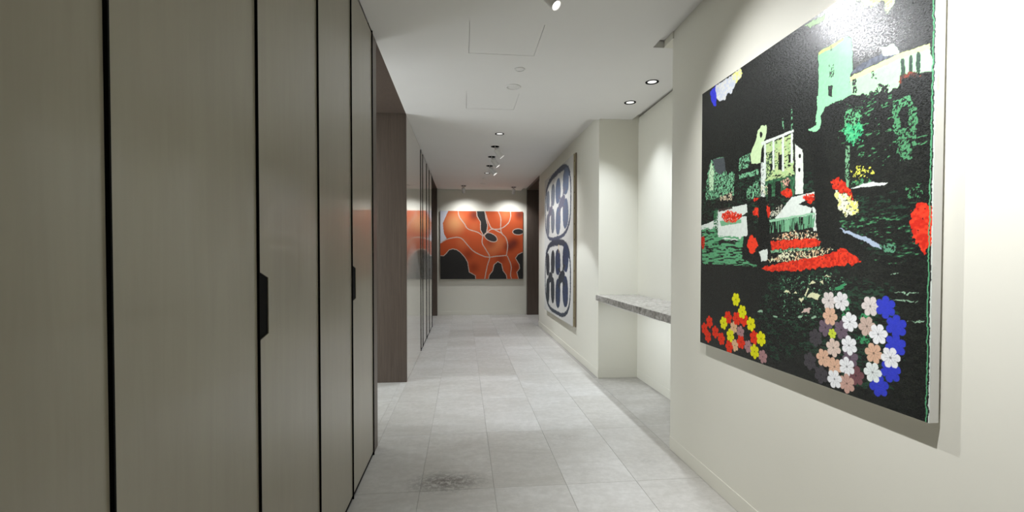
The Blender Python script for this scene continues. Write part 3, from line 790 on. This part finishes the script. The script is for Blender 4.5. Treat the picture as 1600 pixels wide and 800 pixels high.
cupboard(7.150, 8.376, [(7.1545, 7.700), (7.7045, 8.369)], M['lacquer'], 'glossy far cupboard on the left beside the walnut opening at the corridor end', G2, (0.150, 1.045, 1.232), 0.0065)

# ------------------------------------------------------------------ stone shelf in the niche
sh = obj('shelf', box(1.332, XN, YN0 + 0.001, YN1 - 0.001, 0.796, 0.850, bevel=0.0015), M['shelf'])
tag(sh, 'long speckled grey stone shelf fixed across the white niche', 'shelf')

# slim fill lamp added unseen behind the shelf lip to brighten the space below
obj('fill_strip', box(1.345, 1.375, YN0 + 0.25, YN1 - 0.25, 0.788, 0.796), M['offwhite'], sh)
L = bpy.data.lights.new('fill lamp', 'AREA')
L.shape = 'RECTANGLE'
L.size, L.size_y = 0.03, YN1 - YN0 - 0.5
L.energy = P_FILL_STRIP
L.color = NICHE_COL
o = link(bpy.data.objects.new('fill lamp', L), sh)
o.location = (1.36, (YN0 + YN1) / 2, 0.786)
o.rotation_euler = (0, math.radians(-25), 0)

# ------------------------------------------------------------------ light fittings
def aim(o, d):
    o.rotation_euler = Vector(d).to_track_quat('-Z', 'Y').to_euler()

def lamp(name, loc, d, power, angle, blend, radius, parent, col=LAMP_COL):
    L = bpy.data.lights.new(name, 'SPOT')
    L.energy = power
    L.color = col
    L.spot_size = math.radians(angle)
    L.spot_blend = blend
    L.shadow_soft_size = radius
    o = bpy.data.objects.new(name, L)
    o.location = loc
    aim(o, d)
    link(o, parent)
    return o

def downlight(x, y, z, label, power, angle, blend, group='recessed downlights', col=LAMP_COL, tilt=0.0):
    t = empty('downlight', (x, y, z))
    tag(t, label, 'downlight', group)
    obj('trim_ring', add_lathe(B(), [(0.036, 0.006), (0.036, -0.002), (0.040, -0.004), (0.052, -0.003), (0.052, -0.0006), (0.0485, 0.0), (0.0485, 0.05), (0.042, 0.05), (0.040, 0.006)], 40), M['black'], t, True)
    obj('reflector', add_lathe(B(), [(0.0355, 0.0), (0.030, 0.030), (0.028, 0.045), (0.030, 0.045), (0.0375, 0.006)], 40), M['reflector'], t, True)
    obj('lamp_disc', add_lathe(B(), [(0, 0.022), (0.030, 0.024), (0.030, 0.028), (0, 0.028)], 32), M['glow'], t)
    obj('housing', add_lathe(B(), [(0.030, 0.046), (0.046, 0.052), (0.046, 0.08), (0, 0.08)], 24), M['black'], t, True)
    lamp('lamp', (0, 0, -0.006), (tilt, 0, -1), power, angle, blend, 0.03, t, col)
    return t

def spotlight(x, y, target, label, power, angle, blend, group, drop=0.085, out=0.05, size=1.0, radius=0.02, z=None, col=LAMP_COL):
    z = zc(y) if z is None else z
    t = empty('spotlight', (x, y, z))
    tag(t, label, 'spotlight', group)
    obj('mounting_cup', add_lathe(B(), [(0.049, 0.07), (0.049, 0.0), (0.053, -0.0006), (0.053, -0.003), (0.047, -0.003), (0.046, 0.03), (0, 0.03)], 36), M['black'], t, True)
    d = (Vector(target) - Vector((x, y, z - drop))).normalized()
    h = Vector((d.x, d.y, 0))
    h = h.normalized() * out if h.length > 1e-4 else h
    c = Vector((h.x, h.y, -drop))
    obj('arm', add_tube(B(), [(0, 0, 0.03), (0, 0, -0.012), (c.x * 0.25, c.y * 0.25, -drop * 0.55), tuple(c * 0.92)], 0.008 * size), M['white'], t, True)
    rot = d.to_track_quat('-Z', 'Y').to_matrix().to_4x4()
    mt = Matrix.Translation(c) @ rot
    r = 0.036 * size
    L = 0.062 * size
    hd = obj('lamp_head', add_lathe(B(), [(0, L), (r * 0.86, L), (r, L - 0.008), (r, -L), (r * 0.93, -L), (r * 0.84, -L + 0.036 * size), (0, -L + 0.036 * size)], 36, mt), M['white'], t, True)
    for p in hd.data.polygons:
        p.use_smooth = False
    obj('lens', add_lathe(B(), [(0, -L + 0.028 * size), (r * 0.80, -L + 0.028 * size), (r * 0.80, -L + 0.035 * size), (0, -L + 0.035 * size)], 32, mt), M['glow'], t)
    tip = c + d * (L + 0.004)
    lamp('lamp', tip, d, power, angle, blend, radius, t, col)
    return t

downlight(*LIGHT_HOLES[0], zc(LIGHT_HOLES[0][1]), 'black ringed downlight over the niche, nearer the garden painting', P_NICHE, 108, 1.0, col=NICHE_COL, tilt=-0.25)
downlight(*LIGHT_HOLES[1], zc(LIGHT_HOLES[1][1]), 'black ringed downlight over the niche, farther from the garden painting', P_NICHE, 108, 1.0, col=NICHE_COL, tilt=-0.25)
downlight(*LIGHT_HOLES[2], zc(LIGHT_HOLES[2][1]), 'black ringed downlight in mid corridor ceiling, just before the row of spotlights', P_HALL, 78, 0.15, col=NICHE_COL)
downlight(*LIGHT_HOLES[3], zc(LIGHT_HOLES[3][1]), 'black ringed downlight in far corridor ceiling, just after the row of spotlights', P_FAR, 112, 0.8, col=NICHE_COL)
GS, GE = 'spotlights aimed at the blue painting', 'spotlights aimed at the orange painting'
spotlight(*SPOT_HOLES[0], (1.28, 1.62, 1.10), 'large white spotlight at the top picture edge, nearest the camera in view', P_GARDEN, 104, 1.0, None, 0.075, 0.075, 0.75, 0.012)
spotlight(*SPOT_HOLES[1], (1.30, 0.95, 0.85), 'unseen white spotlight behind the picture edge aimed at the near half of garden painting', P_NEAR, 112, 1.0, None, 0.075, 0.075, 0.75, 0.012)  # unseen lamp added where the painting's second shadow edge points
for k, nm in enumerate(('first', 'second', 'third')):
    x, y = SPOT_HOLES[2 + k]
    spotlight(x, y, (1.34, 5.95 + 0.55 * k, 1.35), '%s of the three white spotlights in a row aimed at the blue painting' % nm, P_BLUE, 92, 1.0, GS, 0.085, 0.05, 1.0, 0.02)
for k, nm in enumerate(('left', 'right')):
    x, y = SPOT_HOLES[5 + k]
    spotlight(x, y, (x + (0.08, -0.08)[k], YE, 1.45), 'small white spotlight at the %s end before the orange painting' % nm, P_END, 124, 1.0, GE, 0.085, 0.0, 0.9, 0.02)

spotlight(*LIGHT_HOLES[4], (1.55, 3.78, 0.35), 'added white spotlight, out of view in the side passage behind the walnut opening', P_FILL_SPOT, 62, 0.7, None, 0.085, 0.05, 1.0, 0.03, 2.62, NICHE_COL)  # unseen spotlight added to spill light over the floor and into the niche

def disc(x, y, r, h, label, name, cat, group=None):
    z = zc(y)
    t = empty(name, (x, y, z))
    tag(t, label, cat, group)
    obj('base_ring', add_lathe(B(), [(r, -0.0005), (r, -h * 0.6), (r * 0.93, -h), (r * 0.80, -h), (r * 0.78, -h * 0.5), (r * 0.78, -0.0005)], 40), M['offwhite'], t, True)
    obj('fixing', add_lathe(B(), [(0, 0.012), (r * 0.3, 0.012), (r * 0.3, -h * 0.5), (0, -h * 0.5)], 16), M['offwhite'], t)
    obj('cover', add_lathe(B(), [(r * 0.77, -0.0005), (r * 0.77, -h * 0.55), (r * 0.6, -h * 0.8), (0, -h * 0.85)], 40), M['offwhite'], t, True)
disc(0.412, 3.445, 0.040, 0.006, 'small flat white sprinkler cover disc nearer the camera in the ceiling', 'sprinkler_cover', 'sprinkler cover')
disc(0.403, 3.812, 0.062, 0.007, 'larger flat off-white round detector in the ceiling just beyond the sprinkler cover', 'smoke_detector', 'detector')
disc(0.378, 8.549, 0.045, 0.008, 'flat white ceiling disc just beyond the last far downlight', 'cover_disc', 'cover disc', 'far ceiling discs')
disc(0.381, 9.182, 0.055, 0.008, 'flat white ceiling disc nearest the end wall, between its two spotlights', 'cover_disc', 'cover disc', 'far ceiling discs')

# ------------------------------------------------------------------ paint rasteriser (colours go to a point attribute of the canvas mesh)
def vnoise(X, Y, sc, seed):
    rng = np.random.RandomState(seed)
    g = rng.rand(256, 256)
    x = X / sc + 300.0
    y = Y / sc + 300.0
    xi = np.floor(x).astype(int)
    yi = np.floor(y).astype(int)
    fx = x - xi
    fy = y - yi
    fx = fx * fx * (3 - 2 * fx)
    fy = fy * fy * (3 - 2 * fy)
    a = g[yi % 256, xi % 256]
    b = g[yi % 256, (xi + 1) % 256]
    c = g[(yi + 1) % 256, xi % 256]
    d = g[(yi + 1) % 256, (xi + 1) % 256]
    return (a * (1 - fx) + b * fx) * (1 - fy) + (c * (1 - fx) + d * fx) * fy

class Art:
    def __init__(s, w, h, nx, ny, base):
        s.w, s.h, s.nx, s.ny = w, h, nx, ny
        u = np.linspace(0, w, nx)
        v = np.linspace(0, h, ny)
        s.U, s.V = np.meshgrid(u, v)
        s.c = np.zeros((ny, nx, 3))
        s.c[:] = lin(base)
        s.n1 = vnoise(s.U, s.V, 0.016, 1) * 0.6 + vnoise(s.U, s.V, 0.006, 2) * 0.4 - 0.5
        s.n2 = vnoise(s.U, s.V, 0.016, 3) * 0.6 + vnoise(s.U, s.V, 0.006, 4) * 0.4 - 0.5
        s.g = []
        for sx, sy in ((0.0062, 0.0062), (0.019, 0.0055), (0.050, 0.007), (0.008, 0.09)):
            n = vnoise(s.U / sx, s.V / sy, 1.0, 5) * 0.55 + vnoise(s.U / sx, s.V / sy, 0.42, 6) * 0.45
            r = np.empty(n.size)
            r[np.argsort(n, axis=None)] = np.linspace(0, 1, n.size)
            s.g.append(r.reshape(n.shape))
        s.k = vnoise(s.U, s.V, 0.008, 9)
    def win(s, u0, u1, v0, v1, pad):
        i0 = max(0, int((u0 - pad) / s.w * (s.nx - 1)))
        i1 = min(s.nx, int((u1 + pad) / s.w * (s.nx - 1)) + 2)
        j0 = max(0, int((v0 - pad) / s.h * (s.ny - 1)))
        j1 = min(s.ny, int((v1 + pad) / s.h * (s.ny - 1)) + 2)
        return (slice(j0, max(j0, j1)), slice(i0, max(i0, i1)))
    def put(s, sl, m, col, col2=None):
        c = np.array(lin(col))
        if col2 is not None:
            k = np.clip((s.k[sl] - 0.35) * 3.0, 0, 1)[..., None]
            fill = c * (1 - k) + np.array(lin(col2)) * k
        else:
            fill = c * (0.93 + 0.14 * s.k[sl][..., None])
        s.c[sl] = np.where(m[..., None], fill, s.c[sl])
    def inside(s, x, y, pts):
        m = np.zeros(x.shape, bool)
        n = len(pts)
        for i in range(n):
            x0, y0 = pts[i]
            x1, y1 = pts[(i + 1) % n]
            if y0 == y1:
                continue
            m ^= ((y0 > y) != (y1 > y)) & (x < (x1 - x0) * (y - y0) / (y1 - y0) + x0)
        return m
    def poly(s, col, pts, rough=0.0, dens=1.0, grain=0, col2=None):
        us = [p[0] for p in pts]
        vs = [p[1] for p in pts]
        sl = s.win(min(us), max(us), min(vs), max(vs), rough)
        if s.U[sl].size == 0:
            return
        x = s.U[sl] + s.n1[sl] * rough * 2
        y = s.V[sl] + s.n2[sl] * rough * 2
        m = s.inside(x, y, pts)
        if dens < 1:
            m &= s.g[grain][sl] < dens
        s.put(sl, m, col, col2)
    def flower(s, col, cu, cv, r, rot):
        sl = s.win(cu - r, cu + r, cv - r, cv + r, 0.01)
        if s.U[sl].size == 0:
            return
        dx = s.U[sl] - cu
        dy = s.V[sl] - cv
        a = np.arctan2(dy, dx) + rot
        d = np.hypot(dx, dy) / r
        edge = 0.56 + 0.44 * np.abs(np.cos(a * 3)) ** 0.45
        m = d < edge
        s.put(sl, m, col)
        blue = col[2] > 180 and col[0] < 90
        dark = tuple(max(0, int(v * (1.0 if blue else 0.84))) for v in col)
        vein = m & (np.abs(np.sin(a * 3)) * d < 0.07) & (d > 0.12) & (d < 0.62)
        s.put(sl, vein, dark)
        gap = m & (np.abs(np.cos(a * 3)) < 0.14) & (d > 0.38)
        s.put(sl, gap, dark)
        s.put(sl, m & (d < 0.11), tuple(int(v * (0.97 if blue else 0.6)) for v in col))
    def stroke(s, col, pts, w, rough=0.0, closed=False, curve=True, fade=0.0):
        pts = [np.array(p, float) for p in pts]
        if curve:
            n = len(pts)
            out = []
            for i in range(n if closed else n - 1):
                p0 = pts[i - 1] if (closed or i > 0) else pts[0]
                p1 = pts[i]
                p2 = pts[(i + 1) % n]
                p3 = pts[(i + 2) % n] if (closed or i + 2 < n) else pts[-1]
                for t in np.linspace(0, 1, 7)[:-1]:
                    out.append(0.5 * ((2 * p1) + (p2 - p0) * t + (2 * p0 - 5 * p1 + 4 * p2 - p3) * t * t + (3 * p1 - p0 - 3 * p2 + p3) * t ** 3))
            if not closed:
                out.append(pts[-1])
            pts = out
        n = len(pts)
        for i in range(n if closed else n - 1):
            a, b = pts[i], pts[(i + 1) % n]
            sl = s.win(min(a[0], b[0]), max(a[0], b[0]), min(a[1], b[1]), max(a[1], b[1]), w + rough)
            if s.U[sl].size == 0:
                continue
            x = s.U[sl] + s.n1[sl] * rough * 2 - a[0]
            y = s.V[sl] + s.n2[sl] * rough * 2 - a[1]
            d = b - a
            L = max(1e-9, d @ d)
            t = np.clip((x * d[0] + y * d[1]) / L, 0, 1)
            m = np.hypot(x - t * d[0], y - t * d[1]) < w / 2
            s.put(sl, m, col)
        return pts
    def mesh(s, name, place, mat, parent):
        nx, ny = s.nx, s.ny
        P3 = place(s.U.ravel(), s.V.ravel())
        me = bpy.data.meshes.new(name)
        me.vertices.add(nx * ny)
        me.vertices.foreach_set('co', P3.astype(np.float32).ravel())
        i = np.arange(nx * ny).reshape(ny, nx)
        q = np.stack([i[:-1, :-1], i[:-1, 1:], i[1:, 1:], i[1:, :-1]], -1).reshape(-1, 4)
        me.loops.add(q.size)
        me.loops.foreach_set('vertex_index', q.ravel().astype(np.int32))
        me.polygons.add(len(q))
        me.polygons.foreach_set('loop_start', np.arange(0, q.size, 4, dtype=np.int32))
        me.update(calc_edges=True)
        at = me.attributes.new('paint', 'FLOAT_COLOR', 'POINT')
        rgba = np.ones((nx * ny, 4), np.float32)
        rgba[:, :3] = s.c.reshape(-1, 3)
        at.data.foreach_set('color', rgba.ravel())
        me.materials.append(mat)
        return link(bpy.data.objects.new(name, me), parent)

def ellipse(cu, cv, a, b, rot=0.0, n=28, p=1.0):
    out = []
    for i in range(n):
        t = 2 * math.pi * i / n
        x = a * math.copysign(abs(math.cos(t)) ** p, math.cos(t))
        y = b * math.copysign(abs(math.sin(t)) ** p, math.sin(t))
        out.append((cu + x * math.cos(rot) - y * math.sin(rot), cv + x * math.sin(rot) + y * math.cos(rot)))
    return out

# ------------------------------------------------------------------ garden painting
Y0, Y1, Z0, Z1 = 2.415, 1.157, 0.765, 2.105
gp = tag(empty('painting', (XR, (Y0 + Y1) / 2, Z0)), 'large dark canvas of a night garden with flowers and pale green church', 'painting')
inv = Matrix.Translation((XR, (Y0 + Y1) / 2, Z0)).inverted()
def child(o, t, inv):
    o.parent = t
    o.matrix_parent_inverse = inv
    return o
A = Art(Y0 - Y1, Z1 - Z0, 800, 850, (21, 23, 21))
A.poly((29, 32, 28), [(0, 0), (2, 0), (2, 2), (0, 2)], 0, 0.35, 1)
for col, pts, rough, dens, grain, col2 in ART:
    A.poly(col, pts, rough, dens, grain, col2)
for q, (col, cu, cv, r) in enumerate(FLOWERS):
    A.flower(col, cu, cv, r, 0.3 + q * 1.1)
A.stroke((92, 160, 116), [(1.2485, 0.0), (1.2475, 0.4), (1.2495, 0.9), (1.248, 1.34)], 0.0035, 0.003)
A.poly((206, 214, 204), [(1.2545, -0.1), (1.2545, 1.5), (1.3, 1.5), (1.3, -0.1)], 0.003)
face = A.mesh('painted_face', lambda u, v: np.stack([np.full_like(u, 1.2795), Y0 - u, Z0 + v], -1), M['art'], gp)
child(face, gp, inv)
cm = NT('primed canvas edge')
n_ = cm.noise(cm.pos((1, 1, 0.5)), 14, 5, 0.7, 1.0)
cm.set(Base_Color=cm.mix(cm.ramp(n_, [(0.60, (0, 0, 0)), (0.72, (0.7, 0.7, 0.7))]), (0.80, 0.79, 0.75), (0.45, 0.52, 0.40)), Roughness=0.8)
child(obj('stretched_canvas', box(1.280, 1.308, Y1, Y0, Z0, Z1, bevel=0.001), cm.m), gp, inv)
child(obj('hanging_batten', box(1.308, XR, Y1 + 0.03, Y0 - 0.03, 1.55, 1.63), M['timber']), gp, inv)

# ------------------------------------------------------------------ blue painting
Y0, Y1, Z0, Z1 = 7.565, 5.555, 0.388, 2.482
bp = tag(empty('painting', (XF, (Y0 + Y1) / 2, Z0)), 'square pale canvas with blue paddle shapes inside two stacked outlined frames', 'painting')
inv = Matrix.Translation((XF, (Y0 + Y1) / 2, Z0)).inverted()
A = Art(Y0 - Y1, Z1 - Z0, 420, 440, (206, 205, 200))
def loop_frame(cu, cv, a, b, col, w, sk):
    pts = ellipse(cu, cv, a, b, sk, 26, 0.62)
    p2 = A.stroke(col, pts, w, 0.016, True)
    A.stroke(col, p2[int(len(p2) * .08):int(len(p2) * .42)], w * 1.55, 0.02, False, False)
loop_frame(0.97, 1.585, 0.905, 0.465, (78, 84, 100), 0.052, 0.02)
loop_frame(0.97, 0.555, 0.900, 0.500, (54, 62, 74), 0.056, 0.0)
def bone(cu, cv, w, h, ca, cb, sk):
    """two upright paddles joined at a waist, each with a top and a bottom lobe"""
    for s_ in (-1, 1):
        A.poly(ca, ellipse(cu + s_ * w * 0.50, cv + h * 0.285 + s_ * sk, w * 0.36, h * 0.232, -s_ * 0.12, 24, 0.85), 0.012, 1, 0, cb)
        A.poly(cb, ellipse(cu + s_ * w * 0.48, cv - h * 0.265 + s_ * sk, w * 0.34, h * 0.258, s_ * 0.10, 24, 0.85), 0.012, 1, 0, ca)
        A.poly(cb, [(cu + s_ * w * 0.02, cv + h * 0.05), (cu + s_ * w * 0.55, cv + h * 0.16 + s_ * sk), (cu + s_ * w * 0.24, cv + h * 0.20 + s_ * sk), (cu, cv)], 0.01)
        A.poly(cb, [(cu + s_ * w * 0.02, cv - h * 0.05), (cu + s_ * w * 0.52, cv - h * 0.13 + s_ * sk), (cu + s_ * w * 0.22, cv - h * 0.20 + s_ * sk), (cu, cv)], 0.01)
    A.poly(cb, ellipse(cu, cv, w * 0.44, h * 0.10, 0.2, 16), 0.012)
bone(0.50, 1.55, 0.42, 0.70, (112, 124, 130), (112, 110, 122), 0.02)
bone(1.33, 1.59, 0.50, 0.76, (92, 110, 134), (108, 108, 122), 0.03)
bone(0.50, 0.54, 0.42, 0.76, (44, 52, 58), (50, 56, 62), 0.02)
bone(1.33, 0.58, 0.50, 0.80, (56, 70, 106), (46, 54, 62), 0.03)
A.poly((206, 176, 120), [(1.12, 1.02), (1.15, 1.03), (1.16, 0.90), (1.13, 0.92)], 0.006)
face = A.mesh('painted_face', lambda u, v: np.stack([np.full_like(u, 1.3195), Y0 - u, Z0 + v], -1), M['artm'], bp)
child(face, bp, inv)
child(obj('stretched_canvas', box(1.320, 1.345, Y1, Y0, Z0, Z1, bevel=0.001), M['raw']), bp, inv)
child(obj('back_frame', box(1.345, 1.357, Y1 - 0.012, Y0 + 0.012, Z0 - 0.004, Z1 + 0.012, bevel=0.001), M['timber']), bp, inv)
child(obj('hanging_batten', box(1.357, XF, Y1 + 0.1, Y0 - 0.1, 1.9, 2.0), M['timber']), bp, inv)
for k in range(11):
    st = obj('staple', box(1.330, 1.334, Y1 - 0.0012, Y1 + 0.001, Z0 + 0.1 + k * 0.19, Z0 + 0.118 + k * 0.19), M['black'])
    child(st, bp, inv)

# ------------------------------------------------------------------ orange painting
X0, X1, Z0, Z1 = -0.495, 1.277, 0.773, 2.229
op = tag(empty('painting', ((X0 + X1) / 2, YE, Z0)), 'wide orange canvas with black hill shapes and pale winding lines on end wall', 'painting')
inv = Matrix.Translation(((X0 + X1) / 2, YE, Z0)).inverted()
A = Art(X1 - X0, Z1 - Z0, 440, 362, (196, 88, 50))
def OU(*p):
    return [((x - 227) / 430 * A.w, (420 - y) / 355 * A.h) for x, y in p]
def blend(col, pts, rad, k=1.0):
    c = np.array(lin(col))
    for (u, v) in OU(*pts):
        d = np.clip(1 - np.hypot(A.U - u, A.V - v) / (rad / 430 * A.w), 0, 1)[..., None]
        d = d * d * (3 - 2 * d) * k
        A.c = A.c * (1 - d) + c * d
blend((216, 150, 100), [(300, 130)], 85)
blend((206, 120, 76), [(500, 260), (560, 80), (530, 230)], 60, 0.8)
blend((206, 112, 70), [(400, 150), (340, 230)], 50, 0.6)
blend((92, 30, 24), [(402, 85), (640, 80), (610, 230), (585, 250)], 45, 0.8)
blend((120, 44, 30), [(620, 360), (540, 315), (370, 290), (485, 230), (400, 360)], 45, 0.55)
LN = (198, 176, 162)
def blob(col, pts, outline=True):
    q = OU(*pts)
    A.poly(col, q, 0.006)
    if outline:
        A.stroke(LN, q, 0.017, 0.004, True, False)
A.poly((206, 206, 214), OU((220, 60), (270, 60), (240, 130), (245, 180), (262, 214), (220, 238)), 0.006)
BK = (38, 36, 34)
blob(BK, [(222, 298), (245, 298), (258, 285), (272, 268), (290, 262), (312, 267), (330, 280), (352, 304), (368, 332), (372, 360), (376, 384), (392, 392), (408, 402), (410, 426), (222, 426)])
blob(BK, [(413, 60), (456, 60), (462, 100), (472, 140), (465, 180), (450, 192), (434, 162), (434, 120), (417, 92)])
blob((50, 46, 44), [(488 + 36 * math.cos(t) * .9 - 20 * math.sin(t) * .45, 201 + 36 * math.cos(t) * .45 + 20 * math.sin(t) * .9) for t in [k * .2618 for k in range(24)]])
blob(BK, [(632 + 29 * math.cos(k * .2618), 171 + 16 * math.sin(k * .2618)) for k in range(24)])
blob(BK, [(662, 276), (632, 290), (618, 310), (638, 345), (640, 365), (625, 385), (636, 426), (662, 426)])
blob(BK, [(475, 426), (480, 400), (498, 377), (505, 345), (525, 328), (545, 340), (552, 375), (570, 400), (573, 426)])
for pts in ([(318, 60), (325, 95), (350, 130), (370, 158), (420, 175), (448, 195)], [(235, 228), (260, 213), (300, 203), (335, 207), (370, 245), (400, 275), (450, 300), (482, 305), (520, 300), (570, 296)],
            [(448, 192), (443, 230), (465, 270), (482, 305), (470, 350), (455, 424)], [(570, 296), (577, 240), (565, 200), (545, 180), (540, 150), (540, 100), (525, 60)],
            [(575, 300), (595, 350), (592, 400), (600, 424)], [(455, 60), (475, 120), (495, 155), (540, 155), (580, 125), (592, 90), (590, 60)], [(455, 190), (480, 165), (500, 158), (530, 172), (548, 180)]):
    A.stroke(LN, OU(*pts), 0.020, 0.004)
face = A.mesh('painted_face', lambda u, v: np.stack([X0 + u, np.full_like(u, YE - 0.0405), Z0 + v], -1), M['artm'], op)
child(face, op, inv)
child(obj('stretched_canvas', box(X0, X1, YE - 0.040, YE - 0.008, Z0, Z1, bevel=0.001), M['raw']), op, inv)
child(obj('hanging_batten', box(X0 + 0.05, X1 - 0.05, YE - 0.008, YE, 1.7, 1.8), M['timber']), op, inv)
